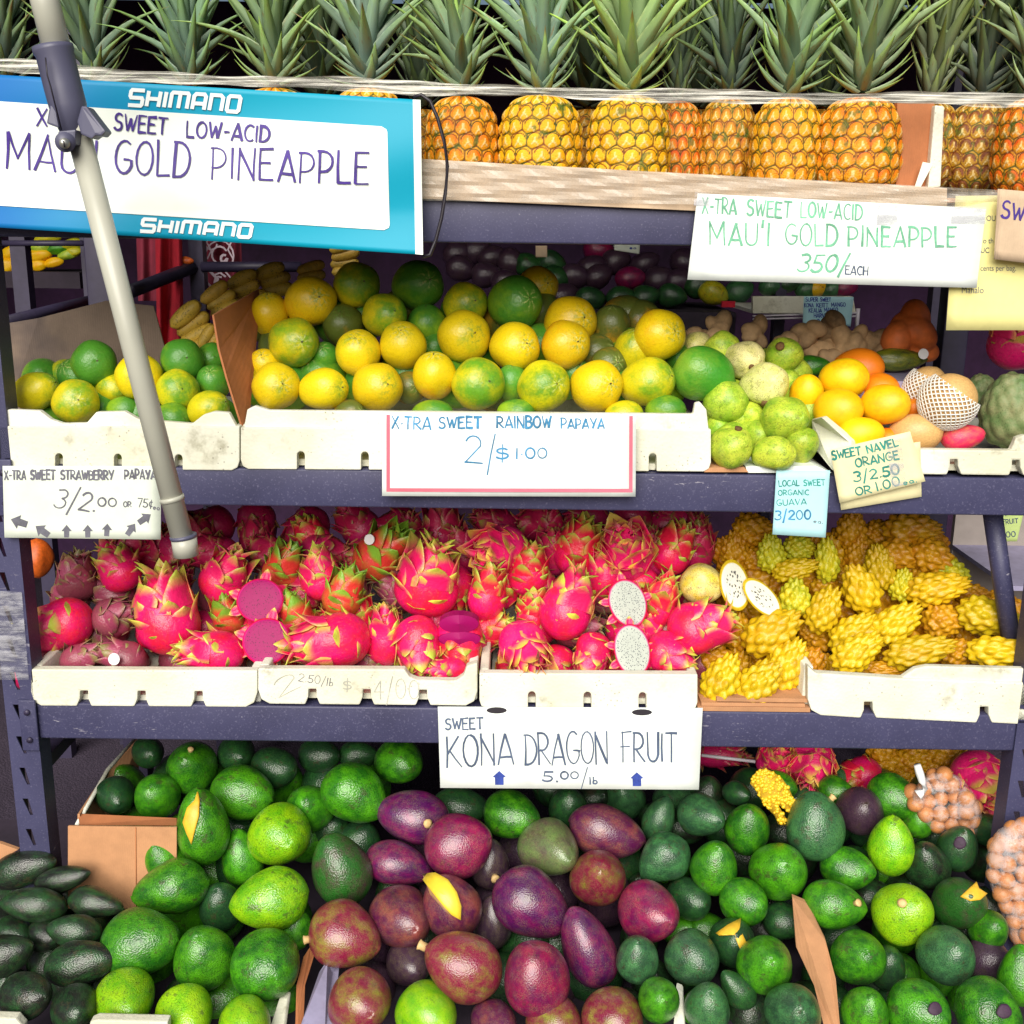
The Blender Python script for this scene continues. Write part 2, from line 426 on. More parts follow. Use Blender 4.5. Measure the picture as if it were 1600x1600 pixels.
MT['nut'] = simple('brown round fruit skin', (.52, .21, .07), .45, 14, .2)
MT['net'] = simple('white foam net', (.80, .79, .74), .6)
MT['pear'] = simple('tan pear skin', (.60, .36, .13), .45, 14, .12)
MT['ginger'] = simple('brown root skin', (.42, .27, .14), .8, 9, .3, .6)
MT['squash'] = simple('orange fruit skin', (.55, .10, .01), .5, 5, .2)
MT['orangefruit'] = simple('wrinkled orange fruit skin', (.62, .14, .03), .6, 5, .35, .8)
MT['lip'] = simple('pale blue plastic', (.30, .28, .42), .5, 6, .15)
MT['wire'] = simple('white coated wire', (.6, .56, .62), .4)
MT['redplastic'] = simple('red plastic clip', (.7, .01, .04), .4)
# ------------------------------------------------------------------ fruit shapes (unit size, long axis +Z)
def revolve(name, prof, nu=40, nv=26, lump=0.0, seed=0, ribs=None):
    rnd = np.random.RandomState(seed); ph = rnd.rand(6) * 6.28; vs = []; fs = []
    for j in range(nv + 1):
        th = math.pi * j / nv; z = -math.cos(th)
        for i in range(nu):
            a = 2 * math.pi * i / nu
            r = prof(th, z)
            l = 1 + lump * (math.sin(2 * a + ph[0] + z * 2) + math.sin(3 * a + ph[1] - 2.3 * z) * .6 + math.sin(3.5 * z + ph[2]) * .7)
            if ribs: l *= 1 + ribs[1] * math.cos(ribs[0] * a + ph[3]) * math.sin(th)
            zz = z * (1 + lump * math.sin(a + ph[4]))
            vs.append((r * l * math.cos(a), r * l * math.sin(a), zz))
    for j in range(nv):
        for i in range(nu):
            i2 = (i + 1) % nu; fs.append((j * nu + i, j * nu + i2, (j + 1) * nu + i2, (j + 1) * nu + i))
    me = mesh(name, vs, fs, True)
    bm = bmesh.new(); bm.from_mesh(me); bmesh.ops.remove_doubles(bm, verts=bm.verts, dist=1e-5); bm.to_mesh(me); bm.free()
    me.polygons.foreach_set('use_smooth', [True] * len(me.polygons))
    return me
SH = {}
for k in range(3):
    SH['round', k] = revolve('round_fruit', lambda th, z: math.sin(th), lump=.018, seed=k)
    SH['papaya', k] = revolve('papaya_shape', lambda th, z: abs(math.sin(th)) ** .92 * (1 + .05 * z), lump=.02, seed=k + 3, ribs=(5, .018))
    SH['pear', k] = revolve('pear_shape', lambda th, z: math.sin(th) * (1.0 - .24 * max(0, z + .25) ** 1.1), lump=.03, seed=k + 6)
    SH['oval', k] = revolve('oval_shape', lambda th, z: math.sin(th) * (1.0 - .13 * z), lump=.03, seed=k + 9)
    SH['bumpy', k] = revolve('bumpy_shape', lambda th, z: abs(math.sin(th)) ** .9, lump=.05, seed=k + 12, ribs=(6, .03))
    SH['small', k] = revolve('small_round', lambda th, z: math.sin(th), nu=14, nv=9, lump=.03, seed=k)
def golden(n):
    i = np.arange(n) + .5; z = 1 - 2 * i / n; r = np.sqrt(1 - z * z); a = np.pi * (1 + 5 ** .5) * i
    return np.stack([r * np.cos(a), r * np.sin(a), z], 1)
def bump_sphere(name, n, h, pw, seed, taper=.12, flat=.0, spike=False, foot=1.0):
    bm = bmesh.new(); bmesh.ops.create_icosphere(bm, subdivisions=5, radius=1)
    V = np.array([v.co[:] for v in bm.verts]); P = golden(n); rnd = np.random.RandomState(seed)
    P = P + rnd.normal(0, .035, P.shape); P /= np.linalg.norm(P, axis=1, keepdims=True)
    amp = rnd.uniform(.65, 1.2, n)
    D = np.arccos(np.clip(V @ P.T, -1, 1)); k = D.argmin(1); d = D.min(1) / (2.0 / math.sqrt(n)) * foot
    hh = h * amp[k] * np.clip(1 - d ** pw, 0, 1) if not spike else h * amp[k] * np.clip(1 - d, 0, 1) ** .8
    out = V + (V * .55 + P[k] * .45 + np.array([0, 0, .25]) * (1 if spike else 0)) * hh[:, None]
    out[:, 0] *= 1 - taper * out[:, 2]; out[:, 1] *= 1 - taper * out[:, 2]
    for v, c in zip(bm.verts, out): v.co = c
    me = bpy.data.meshes.new(name); bm.to_mesh(me); bm.free()
    me.polygons.foreach_set('use_smooth', [True] * len(me.polygons)); return me
for k in range(3):
    SH['pitaya', k] = bump_sphere('tubercled_fruit', 50 + 7 * k, .27, 1.0, k, .2, spike=True, foot=1.05)
    SH['cherimoya', k] = bump_sphere('scaly_fruit', 80, .07, 2.0, k + 5, .2)
# pineapple body with hexagonal eyes; the attribute 'eye' holds edge distance, bract triangle and spine fleck
def pine_body(seed, na=12, rows=7):
    rnd = np.random.RandomState(seed); nu, nv = 190, 110
    u = np.arange(nu) / nu; v = np.arange(nv + 1) / nv
    Uu, Vv = np.meshgrid(u, v); zz = Vv
    prof = np.power(np.clip(1 - np.abs(2 * (zz - .47)) ** 3.4, 0, 1), .42) * (1 - .10 * zz)
    prof[0] = 0.0; prof[-1] = 0.12
    # eye lattice
    pts = []; 
    for r in range(-1, rows + 1):
        for c in range(na):
            pts.append(((c + .5 * (r % 2)) / na + rnd.normal(0, .004) + .012 * r, (r + .5) / rows + rnd.normal(0, .006)))
    pts = np.array(pts); ax, az = na, rows * .866
    du = (Uu.ravel()[:, None] - pts[None, :, 0]); du = (du + .5) % 1 - .5; dv = Vv.ravel()[:, None] - pts[None, :, 1]
    X = du * ax; Z = dv * az * 1.0
    D = np.sqrt(X ** 2 * 1.05 + Z ** 2); k = D.argmin(1); idx = np.arange(len(k))
    d1 = D[idx, k]; D2 = D.copy(); D2[idx, k] = 9; d2 = D2.min(1)
    edge = np.clip(d1 / (.5 * (d1 + d2)), 0, 1)
    lx, lz = X[idx, k], Z[idx, k]
    tri = ((np.abs(lx) < .30 - (lz + .1) * .55) & (lz < .30)).astype(float) * np.clip(1 - np.abs(lx) * 1.2, 0, 1) * np.clip((.35 - lz) * 2.2, 0, 1)
    lz2 = lz + .12
    spk = (((np.abs(lx) < .045) & (lz2 > -.02) & (lz2 < .26)) | ((np.abs(np.abs(lx) + lz2 * .9) < .05) & (np.abs(lx) < .22) & (lz2 < .05)) | (np.hypot(lx, lz2) < .08)).astype(float)
    hexe = edge; dd = np.hypot(lx, lz * 1.05)
    ring = np.exp(-((dd - .41) / .05) ** 2) * np.clip((lz + .12) * 5, 0, 1)
    edge = np.clip(np.maximum(ring, np.clip((hexe - .80) / .16, 0, 1) * .85), 0, 1)
    tri = np.clip(np.maximum(tri, np.clip((dd - .40) * 12, 0, 1)), 0, 1)
    h = .062 * np.sqrt(np.clip(1 - (dd / .66) ** 2, 0, 1)) - .015 * np.clip((hexe - .8) / .2, 0, 1) - .02 * ring + .02 * spk * np.clip(1 - hexe, 0, 1) + .012 * tri
    R = prof.ravel() + h * np.clip(prof.ravel() * 1.5, 0, 1)
    a = Uu.ravel() * 2 * np.pi
    vs = np.stack([R * np.cos(a), R * np.sin(a), (zz.ravel() * 2 - 1) + h * .2], 1)
    fs = [(j * nu + i, j * nu + (i + 1) % nu, (j + 1) * nu + (i + 1) % nu, (j + 1) * nu + i) for j in range(nv) for i in range(nu)]
    me = mesh('pineapple_body', vs, fs, True)
    at = me.attributes.new('eye', 'FLOAT_COLOR', 'POINT')
    at.data.foreach_set('color', np.stack([edge, tri, spk, np.ones_like(edge)], 1).ravel())
    me.materials.append(MT['pine']); return me
PINE = [pine_body(s, 14 + s % 2, 7) for s in range(3)]
def blade(name, nseg, width, curl, gutter, thick=.02, tip=1.0, mat='leaf', pw=.8):
    """tapering blade: length along +Z 0..1, width along X, curls towards +Y"""
    vs = []; fs = []
    for s in (0, 1):
        for j in range(nseg + 1):
            t = j / nseg; w = width * min(1, max(0, 1 - t) ** pw * (1 + .25 * math.sin(math.pi * min(1, t * 1.4))))
            if j == nseg: w = .004
            y0 = curl * t * t; z0 = t * (1 - .25 * abs(curl) * t)
            for q, x in enumerate((-.5, -.22, 0, .22, .5)):
                g = gutter * w * (1 - (1 - (abs(x) * 2) ** 2))
                vs.append((x * w, y0 - g - s * thick * (1 - t * .8) + 0, z0))
    N = 5 * (nseg + 1)
    for j in range(nseg):
        for i in range(4):
            a = j * 5 + i; fs.append((a, a + 1, a + 6, a + 5)); fs.append((N + a, N + a + 5, N + a + 6, N + a + 1))
        for a in (j * 5, j * 5 + 4):
            fs.append((a, a + 5, a + 5 + N, a + N) if a % 5 == 0 else (a, a + N, a + 5 + N, a + 5))
    me = mesh(name, vs, fs, True); me.materials.append(MT[mat]); return me
LEAF = [blade('crown_leaf', 7, 1.0, c, g, .016) for c, g in ((-.06, .05), (.15, .045), (.35, .05), (.6, .045))]
LEAFI = [blade('crown_leaf', 7, 1.0, c, -g, .016) for c, g in ((-.06, .05), (.15, .045), (.35, .05), (.6, .045))]
BR = [blade('fruit_scale', 6, 1.0, c, g, .05, mat='bract', pw=p) for c, g, p in ((.08, .22, .5), (.26, .18, .52), (.50, .10, .6), (.05, .16, .45))]
# blades lie along +Z with outside = +Y ; X is the width

def vary(c, a=.12):
    k = 1 + random.uniform(-a, a); return tuple(max(0, min(1, x * k * (1 + random.uniform(-a, a) * .4))) for x in c[:3])
def setcol(o, c1, c2, bias=.5):
    o.color = (*c1, bias); o['c2'] = [float(x) for x in c2]
def frame(ang, tilt, spin=None):
    """rotation whose +Z points at image angle ang (deg, anticlockwise from right), tilted towards the camera"""
    a, t = math.radians(ang), math.radians(tilt)
    z = (CR * math.cos(a) + CU * math.sin(a)) * math.cos(t) + CB * math.sin(t); z.normalize()
    x = z.cross(CB)
    if x.length < .05: x = z.cross(CR)
    x.normalize(); y = z.cross(x)
    R = Matrix((x, y, z)).transposed()
    if spin is None: spin = random.uniform(0, 6.28)
    return R @ Matrix.Rotation(spin, 3, 'Z')
def trs(p, R, s):
    return Matrix.Translation(p) @ R.to_4x4() @ Matrix.Diagonal((*s, 1))
ORD = 'first second third fourth fifth sixth seventh eighth ninth tenth eleventh twelfth thirteenth fourteenth fifteenth sixteenth seventeenth eighteenth nineteenth twentieth'.split()
def axes(rx, ry, rot):
    return (rx, ry, rot) if rx >= ry else (ry, rx, rot + 90)
def ellip(name, shape, mat, px, py, Y, rx, ry, rot=0, tilt=None, me=None, spin=None):
    """one simple fruit as one mesh object; returns object, matrix"""
    L, W, ang = axes(rx, ry, rot)
    p = U(px, py, Y); k = pxm(p)
    if tilt is None: tilt = 62 if L / W < 1.12 else (35 if L / W < 1.3 else 8)
    c, s = math.cos(math.radians(tilt)), math.sin(math.radians(tilt))
    Lt = math.sqrt(max((L * L - (W * s) ** 2), .1)) / max(c, .2); Lt = min(max(Lt, W * 1.02), W * 1.38)
    if L / W > 1.3: Lt = L
    if me is None and shape == 'oval' and mat in ('avocado', 'purpleavo') and random.random() < .6: shape = 'pear'
    me = me or SH[shape, random.randrange(3)]
    key = (me.name, mat)
    if key not in _mm:
        m2 = me.copy(); m2.materials.clear(); m2.materials.append(MT[mat]); _mm[key] = m2
    o = bpy.data.objects.new(name, _mm[key]); COL.objects.link(o)
    o.matrix_basis = trs(p, frame(ang, tilt, spin), (W * k, W * k, Lt * k))
    return o
_mm = {}
PAL = {  # code: (c1, c2, bias, words)
 'G': ((.06, .24, .02), (.24, .40, .015), .48, 'green'), 'J': ((.05, .30, .02), (.20, .42, .03), .45, 'smooth green'),
 'M': ((.12, .31, .015), (.66, .56, .008), .62, 'green and yellow'),
 'Y': ((.24, .38, .012), (.80, .60, .008), .76, 'mostly yellow'), 'O': ((.78, .56, .006), (.84, .38, .004), .40, 'golden orange'),
 'D': ((.10, .13, .02), (.45, .22, .01), .45, 'dull green and orange'),
 'g': ((.012, .11, .006), (.075, .33, .006), .50, 'green'), 'y': ((.10, .38, .004), (.30, .56, .006), .55, 'bright yellow green'),
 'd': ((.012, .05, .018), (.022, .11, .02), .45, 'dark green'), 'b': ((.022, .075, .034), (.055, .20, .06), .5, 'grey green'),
 'k': ((.010, .012, .010), (.018, .080, .020), .46, 'blackish green'), 'x': ((.02, .12, .015), (.09, .04, .05), .42, 'green streaked with brown'),
 'p': ((.060, .004, .066), (.22, .008, .085), .45, 'deep purple'), 'r': ((.27, .006, .06), (.12, .004, .06), .5, 'reddish purple'),
 'm': ((.20, .008, .04), (.24, .25, .015), .42, 'red and green mottled'), 'n': ((.085, .006, .055), (.26, .06, .05), .44, 'purple brown'),
 'e': ((.10, .075, .06), (.13, .20, .06), .55, 'greyish olive'), 'v': ((.04, .015, .04), (.06, .03, .05), .5, 'blackish purple'),
 'w': ((.60, .60, .12), (.84, .76, .32), .6, 'pale yellow'), 'l': ((.22, .42, .02), (.52, .62, .05), .5, 'lime green'),
 'o': ((.86, .52, .003), (.90, .36, .003), .4, 'bright orange'), 'q': ((.85, .24, .006), (.80, .17, .004), .4, 'deep orange'), 't': ((.62, .29, .03), (.68, .33, .06), .5, 'tan orange'),
 'c': ((.62, .42, .004), (.50, .24, .003), .38, 'bright yellow'), 'a': ((.58, .29, .004), (.44, .16, .003), .45, 'dull orange yellow'),
 'h': ((.42, .46, .02), (.66, .54, .01), .5, 'greenish yellow'),
}
REG = []
def depth(region, py):
    (a, ya), (b, yb) = region
    return ya + (yb - ya) * (py - a) / (b - a)
def heap(rows, name, cat, region, group, where, shape, mat, tiltf=None, extra=None):
    """rows: [(row words, [(x, y, rx, ry, rot, code, depth offset, opts)])]"""
    for words, items in rows:
        items = sorted(items, key=lambda t: t[0])
        for i, it in enumerate(items):
            x, y, rx, ry, rot, code = it[:6]; off = it[6] if len(it) > 6 else 0; op = it[7] if len(it) > 7 else {}
            Y = depth(region, y) + off
            c1, c2, bias, look = PAL[code]
            ratio = max(rx, ry) / min(rx, ry)
            sh = op.get('shape', shape)
            lab = op.get('label') or f"{op.get('look', look)} {cat}, {ORD[i]} from left, {words} {where}"
            if op.get('label') is None: REG.append((x, y, f"{op.get('look', look)} one, {ORD[i]} in {words.replace(' of the', '').replace(' of', '')}, {where}", cat))
            if 'cut' in op or 'stem' in op or 'wedge' in op or 'scar' in op or 'tear' in op or op.get('root'):
                root = empty(name, U(x, y, Y)); tag(root, lab, cat, group)
                o = ellip('skin', sh, mat, x, y, Y, rx, ry, rot, op.get('tilt')); M = o.matrix_basis.copy()
                o.parent = root; o.matrix_basis = Matrix.Translation(-root.location) @ M
                setcol(o, vary(c1), vary(c2), min(1, max(0, bias + random.uniform(-.05, .05))))
                if extra: extra(root, o, M, op, (x, y, rx, ry, rot, Y))
            else:
                o = ellip(name, sh, mat, x, y, Y, rx, ry, rot, op.get('tilt')); tag(o, lab, cat, group)
                setcol(o, vary(c1), vary(c2), min(1, max(0, bias + random.uniform(-.05, .05))))
def fillers(name, cat, region, boxpx, step, r, code, shape, mat, label, group, back=.09, jitter=.3, build=None):
    x0, y0, x1, y1 = boxpx; y = y0; row = 0
    while y <= y1:
        x = x0 + (step * .5 if row % 2 else 0)
        while x <= x1:
            px, py = x + random.uniform(-1, 1) * step * jitter, y + random.uniform(-1, 1) * step * jitter * .6
            Y = depth(region, py) + back + random.uniform(0, .02)
            rr = r * random.uniform(.9, 1.1); c = random.choice(code)
            if build: build(px, py, Y, rr, c)
            else:
                c1, c2, b, _ = PAL[c]
                o = ellip(name, shape, mat, px, py, Y, rr * 1.12, rr, random.uniform(0, 180), random.uniform(10, 60))
                setcol(o, vary(c1), vary(c2), b)
                near = min((r for r in REG if r[3] == cat), key=lambda r: (r[0] - px) ** 2 + (r[1] - py) ** 2, default=None)
                tag(o, (f'dim {cat} behind {near[2]}' if near else label), cat, group)
            x += step
        y += step * .82; row += 1

# ---- things on avocado skins
def surf_patch(name, root, M, outline_px, matname, lift=1.03, thick=.10):
    """a piece of flesh that follows the fruit's skin: outline in pixels, projected along the camera ray on the ellipsoid M"""
    Mi = M.inverted(); cen = Vector((sum(p[0] for p in outline_px), sum(p[1] for p in outline_px))) / len(outline_px)
    def hit(px, py, s):
        o = Mi @ CAM; d = (Mi.to_3x3() @ ray(px, py)); a = d.dot(d); b = o.dot(d); c = o.dot(o) - s * s
        disc = b * b - a * c
        t = (-b - math.sqrt(disc)) / a if disc > 0 else -b / a
        return M @ (o + d * t)
    n = len(outline_px); rings = 4; vs = []; fs = []
    for k in range(rings + 1):
        f = k / rings
        for (x, y) in outline_px:
            q = cen + (Vector((x, y)) - cen) * f
            s = lift * (1 + .02 * (1 - f * f)) if k < rings else lift - thick
            if k == rings: q = Vector((x, y))
            vs.append(hit(q.x, q.y, s))
    # insert a rim ring at full outline before the skirt
    rim = [hit(x, y, lift) for x, y in outline_px]
    vs = vs[:n * rings] + rim + vs[n * rings:]
    for k in range(rings + 1):
        for i in range(n):
            i2 = (i + 1) % n
            fs.append((k * n + i, (k + 1) * n + i, (k + 1) * n + i2, k * n + i2))
    o = worldmesh(name, vs, fs, MT[matname], root, True); return o
def dense(pts, step=5):
    out = []
    for i, a in enumerate(pts):
        b = pts[(i + 1) % len(pts)]; n = max(1, int(math.hypot(b[0] - a[0], b[1] - a[1]) / step))
        for k in range(n): out.append((a[0] + (b[0] - a[0]) * k / n, a[1] + (b[1] - a[1]) * k / n))
    return out
def avo_extra(root, o, M, op, geo):
    x, y, rx, ry, rot, Y = geo
    if 'cut' in op: surf_patch('cut_flesh', root, M, dense(op['cut']), op.get('mat', 'darkflesh'), 1.0, .12)
    if 'scar' in op:
        sx, sy, sr = op['scar']; surf_patch('bruise', root, M, [(sx + sr * math.cos(a) * (1 + .1 * math.sin(3 * a)), sy + sr * math.sin(a)) for a in np.linspace(0, 6.28, 14)[:-1]], 'ink_scar', 1.0, .03)
    if 'stem' in op:
        sx, sy, sr = op['stem']
        Mi = M.inverted(); oo = Mi @ CAM; d = Mi.to_3x3() @ ray(sx, sy); a = d.dot(d); b = oo.dot(d); c = oo.dot(oo) - 1
        disc = max(b * b - a * c, 0); h = oo + d * ((-b - math.sqrt(disc)) / a); p = M @ h
        nrm = (M.to_3x3().inverted().transposed() @ h).normalized(); k = pxm(p) * sr
        tube('stem', [p - nrm * k, p + nrm * k * .3, p + nrm * k * .9, p + nrm * k * 1.1], k, MT[op.get('smat', 'stem')], root, 9, rf=lambda t: 1.0 if t < .5 else (1.25 if t < .8 else .5))
    if 'wedge' in op:
        surf_patch('cut_slot', root, M, dense(op['slot']), 'pinkslot', 1.0, .05)
        o2 = surf_patch('flesh_wedge', root, M, dense(op['wedge']), 'yellowflesh', 1.14, .3)
MT['ink_scar'] = simple('dark skin scar', (.05, .022, .05), .7, 20, .3)
MT['pinkslot'] = simple('pale cut edge', (.40, .22, .10), .5, 10, .2)

# ------------------------------------------------------------------ dragon fruit
PINK = (.80, .008, .16); RED = (.78, .014, .045)
DST = {  # body, body2, scale base, tip, tip shift
 'P': (PINK, RED, (.78, .012, .13), (.50, .54, .06), .50, 'bright pink'),
 'R': (RED, PINK, (.70, .012, .05), (.42, .50, .06), .54, 'red'),
 'G': (RED, (.45, .12, .02), (.62, .04, .03), (.20, .38, .03), .68, 'pink and green'),
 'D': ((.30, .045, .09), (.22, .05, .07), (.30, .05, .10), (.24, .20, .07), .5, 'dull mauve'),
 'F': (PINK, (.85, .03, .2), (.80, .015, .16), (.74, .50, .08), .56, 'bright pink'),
 'K': ((.50, .01, .11), (.42, .01, .07), (.50, .012, .08), (.30, .26, .05), .4, 'shaded dark pink'),  # darker copy: shade of back and buried fruit put into the colours
}
def dragon(px, py, Y, rx, ry, rot, style, label, group, tilt=None, full=True, name='dragon_fruit', longs=0, skip=None):
    L, W, ang = axes(rx, ry, 0); ang = rot
    p = U(px, py, Y); k = pxm(p)
    if tilt is None: tilt = 55 if style == 'F' else random.uniform(5, 25)
    L *= .97; W *= .95
    L = max(L, W * 1.12)
    R = frame(ang, tilt)
    root = empty(name, p, label, 'dragon fruit', group); root.matrix_basis = Matrix.Translation(p) @ R.to_4x4()
    w, l = W * k, L * k
    b1, b2, s1, s2, sh, _ = DST[style]
    key = ('dragbody', )
    if key not in _mm:
        m2 = SH['oval', 0].copy(); m2.materials.clear(); m2.materials.append(MT['dragonbody']); _mm[key] = m2
    b = child('body', _mm[key], root, Matrix.Diagonal((w, w, l, 1))); setcol(b, vary(b1, .06), vary(b2, .06), .5)
    rows = [(-.88, 3, .6, 0), (-.55, 4, .65, 0), (-.15, 5, .68, 0), (.25, 5, .66, 1), (.58, 4, .62, 1), (.84, 4, .55, 2)]
    if style == 'F': rows = [(-.7, 5, .5, 0), (-.3, 6, .55, 0), (.1, 7, .6, 1), (.42, 7, .6, 1), (.68, 6, .55, 2), (.87, 5, .45, 2)]
    a0 = random.uniform(0, 6.28)
    for ri, (z, n, ln, kind) in enumerate(rows):
        a0 += .55
        for i in range(n):
            a = a0 + 2 * math.pi * i / n + random.uniform(-.12, .12); zz = z + random.uniform(-.07, .07)
            rr = math.sqrt(1 - zz * zz)
            P = Vector((rr * math.cos(a) * w, rr * math.sin(a) * w, zz * l)) * .97
            nrm = Vector((rr * math.cos(a) / w, rr * math.sin(a) / w, zz / l)).normalized()
            t = Vector((0, 0, 1)) - nrm * nrm.z
            t = t.normalized() if t.length > .05 else Vector((1, 0, 0))
            lift = {0: -.30, 1: -.16, 2: .15}[kind] + random.uniform(-.04, .16)
            if style == 'G': lift += .10
            ax = (t * math.cos(lift) + nrm * math.sin(lift)).normalized()
            out = (nrm * math.cos(lift) - t * math.sin(lift)).normalized()
            xx = out.cross(ax)
            ll = ln * l * random.uniform(1.0, 1.6) * (1.25 if style == 'G' and kind else 1.0)
            ww = w * random.uniform(1.0, 1.4) * (1.0 if kind < 2 else .7)
            M = Matrix((( xx.x * ww, out.x * ll, ax.x * ll, P.x), (xx.y * ww, out.y * ll, ax.y * ll, P.y), (xx.z * ww, out.z * ll, ax.z * ll, P.z), (0, 0, 0, 1)))
            c = child('scale', BR[random.choice((0, 0, 1) if kind == 0 else (0, 1, 1, 2))], root, M)
            setcol(c, vary(s1, .12), vary(s2, .18), min(1, sh + random.uniform(-.12, .12)))
    # crown of narrow tips
    for i in range(7 + longs):
        a = 2 * math.pi * i / (7 + longs) + random.uniform(-.2, .2); tl = random.uniform(.15, .6)
        ax = Vector((math.cos(a) * math.sin(tl), math.sin(a) * math.sin(tl), math.cos(tl)))
        out = Vector((math.cos(a) * math.cos(tl), math.sin(a) * math.cos(tl), -math.sin(tl))); xx = out.cross(ax)
        P = Vector((math.cos(a) * w * .25, math.sin(a) * w * .25, l * .88)); ll = w * random.uniform(.45, .95) * (1.5 if i < longs else 1); ww = w * random.uniform(.22, .38)
        M = Matrix(((xx.x * ww, out.x * ll, ax.x * ll, P.x), (xx.y * ww, out.y * ll, ax.y * ll, P.y), (xx.z * ww, out.z * ll, ax.z * ll, P.z), (0, 0, 0, 1)))
        c = child('crown_tip', BR[random.choice((1, 2))], root, M)
        setcol(c, vary(s1, .1), vary(s2, .2) if style != 'F' else vary((.4, .12, .06), .2), min(1, sh + .15))
    return root
def sticker(px, py, Y, r, parent, rot=0, txt=None):
    F = plane_F(Y); n = 16
    pts = [F(px + r * math.cos(a), py + r * 1.05 * math.sin(a)) for a in np.linspace(0, 6.2832, n + 1)[:-1]]
    return slab('sticker', pts, (0, .0012, 0), MT['sticker'], parent)
def half_fruit(px, py, Y, rx, ry, rot, flesh, skin, label, cat, group, name, rimscale=1.03, tilt_up=0.0):
    """a cut half: flat round face towards the viewer, rounded skin behind; rot leans the long axis"""
    p = U(px, py, Y); k = pxm(p); a = math.radians(rot)
    z = CR * -math.sin(a) + CU * math.cos(a); x = CR * math.cos(a) + CU * math.sin(a)
    face = (CB + CU * tilt_up).normalized(); y = face; x = (z.cross(face) * -1).normalized(); x = -x if x.dot(CR) < 0 else x
    z = x.cross(-face).normalized(); z = z if z.dot(CU) > 0 else -z
    root = empty(name, p, label, cat, group)
    R = Matrix((x, -x.cross(z) if False else face, z)).transposed(); root.matrix_basis = Matrix.Translation(p) @ R.to_4x4()
    if R.determinant() < 0: root.matrix_basis = Matrix.Translation(p) @ Matrix((-x, face, z)).transposed().to_4x4()
    w, l = rx * k, ry * k
    vs = [(0, .06, 0)]; fs = []; n = 36
    for j, (r, yy) in enumerate(((.35, .055), (.7, .04), (.93, .02), (1.0, 0.0), (1.0, -.06))):
        for i in range(n):
            q = 2 * math.pi * i / n; wob = 1 + .015 * math.sin(3 * q) ; vs.append((r * math.cos(q) * wob, yy, r * math.sin(q) * wob))
    for i in range(n): fs.append((0, 1 + (i + 1) % n, 1 + i))
    for j in range(4):
        for i in range(n):
            i2 = (i + 1) % n; fs.append((1 + j * n + i, 1 + j * n + i2, 1 + (j + 1) * n + i2, 1 + (j + 1) * n + i))
    me = mesh('cut_face', vs, fs, True); me.materials.append(MT[flesh]); child('cut_face', me, root, Matrix.Diagonal((w, w, l, 1)))
    vs = []; fs = []
    for j in range(9):
        th = math.pi / 2 * j / 8
        for i in range(n):
            q = 2 * math.pi * i / n; vs.append((rimscale * math.cos(th) * math.cos(q), -.02 - .95 * math.sin(th), rimscale * math.cos(th) * math.sin(q)))
    for j in range(8):
        for i in range(n):
            i2 = (i + 1) % n; fs.append((j * n + i, j * n + i2, (j + 1) * n + i2, (j + 1) * n + i))
    fs.append(tuple(range(n))[::-1])
    me = mesh('skin', vs, fs, True); me.materials.append(MT[skin[0]]); b = child('skin', me, root, Matrix.Diagonal((w, w, l, 1))); setcol(b, skin[1], skin[2], .5)
    return root, w, l

# ------------------------------------------------------------------ pineapple
def pineapple(px, top, bot, hw, Y, cols, label, crown=1.0, group='whole pineapples on the top shelf', spread=1.0, tint=(1, 1, 1), lean=0.0, dim=False):
    pb, pt = U(px, bot, Y), U(px, top, Y); pt = Vector((pb.x + lean, pb.y, pt.z)); k = pxm(pb); w = hw * k; hgt = (pt.z - pb.z)
    root = empty('pineapple', pb, label, 'pineapple', group); root.rotation_euler = (0, 0, random.uniform(0, 6.28))
    root.matrix_basis = Matrix.Translation(pb) @ Matrix.Rotation(random.uniform(0, 6.28), 4, 'Z')
    b = child('rind', PINE[random.randrange(3)], root, Matrix.Translation((0, 0, hgt / 2)) @ Matrix.Diagonal((w, w, hgt / 2, 1)))
    setcol(b, cols[0], cols[1], .5)
    n = 62; cl = .20 * crown; tw = Matrix.Rotation(random.uniform(-.12, .12), 3, 'X') @ Matrix.Rotation(random.uniform(-.12, .12), 3, 'Y')
    for i in range(n):
        f = i / (n - 1)                       # 0 = lowest, 1 = innermost
        a = i * 2.39996 + random.uniform(-.15, .15)
        elev = math.radians(8 + 78 * f ** .8 + random.uniform(-5, 5)) if spread > .5 else math.radians(40 + 45 * f)
        ln = cl * (.38 + .62 * min(1, f * 1.7)) * random.uniform(.85, 1.15)
        wd = cl * (.080 + .050 * min(1, f * 2.2)) * (1 if f < .9 else .8)
        if f < .3: ln *= .8
        h0 = hgt * .985 + cl * .50 * f ** 1.1
        rad = w * (.20 - .14 * f)
        P = Vector((math.cos(a) * rad, math.sin(a) * rad, h0))
        ax = Vector((math.cos(a) * math.cos(elev), math.sin(a) * math.cos(elev), math.sin(elev)))
        inn = Vector((-math.cos(a) * math.sin(elev), -math.sin(a) * math.sin(elev), math.cos(elev))); out = -inn
        ax = tw @ ax; inn = tw @ inn; out = -inn; kind = 0
        if random.random() < .12: ln *= .6
        if f < .3: q, kind = inn, random.choice((1, 2))      # low leaves curl up
        else: q, kind = out, random.choice((0, 1, 1, 2))
        if f > .3 and random.random() < .3: q = inn; kind = 0
        xx = q.cross(ax)
        M = Matrix(((xx.x * wd, q.x * ln, ax.x * ln, P.x), (xx.y * wd, q.y * ln, ax.y * ln, P.y), (xx.z * wd, q.z * ln, ax.z * ln, P.z), (0, 0, 0, 1)))
        c = child('leaf', (LEAFI if q is inn else LEAF)[kind], root, M); v = random.uniform(.8, 1.2)
        c.color = (tint[0] * v, tint[1] * v, tint[2] * v, 1)
    return root

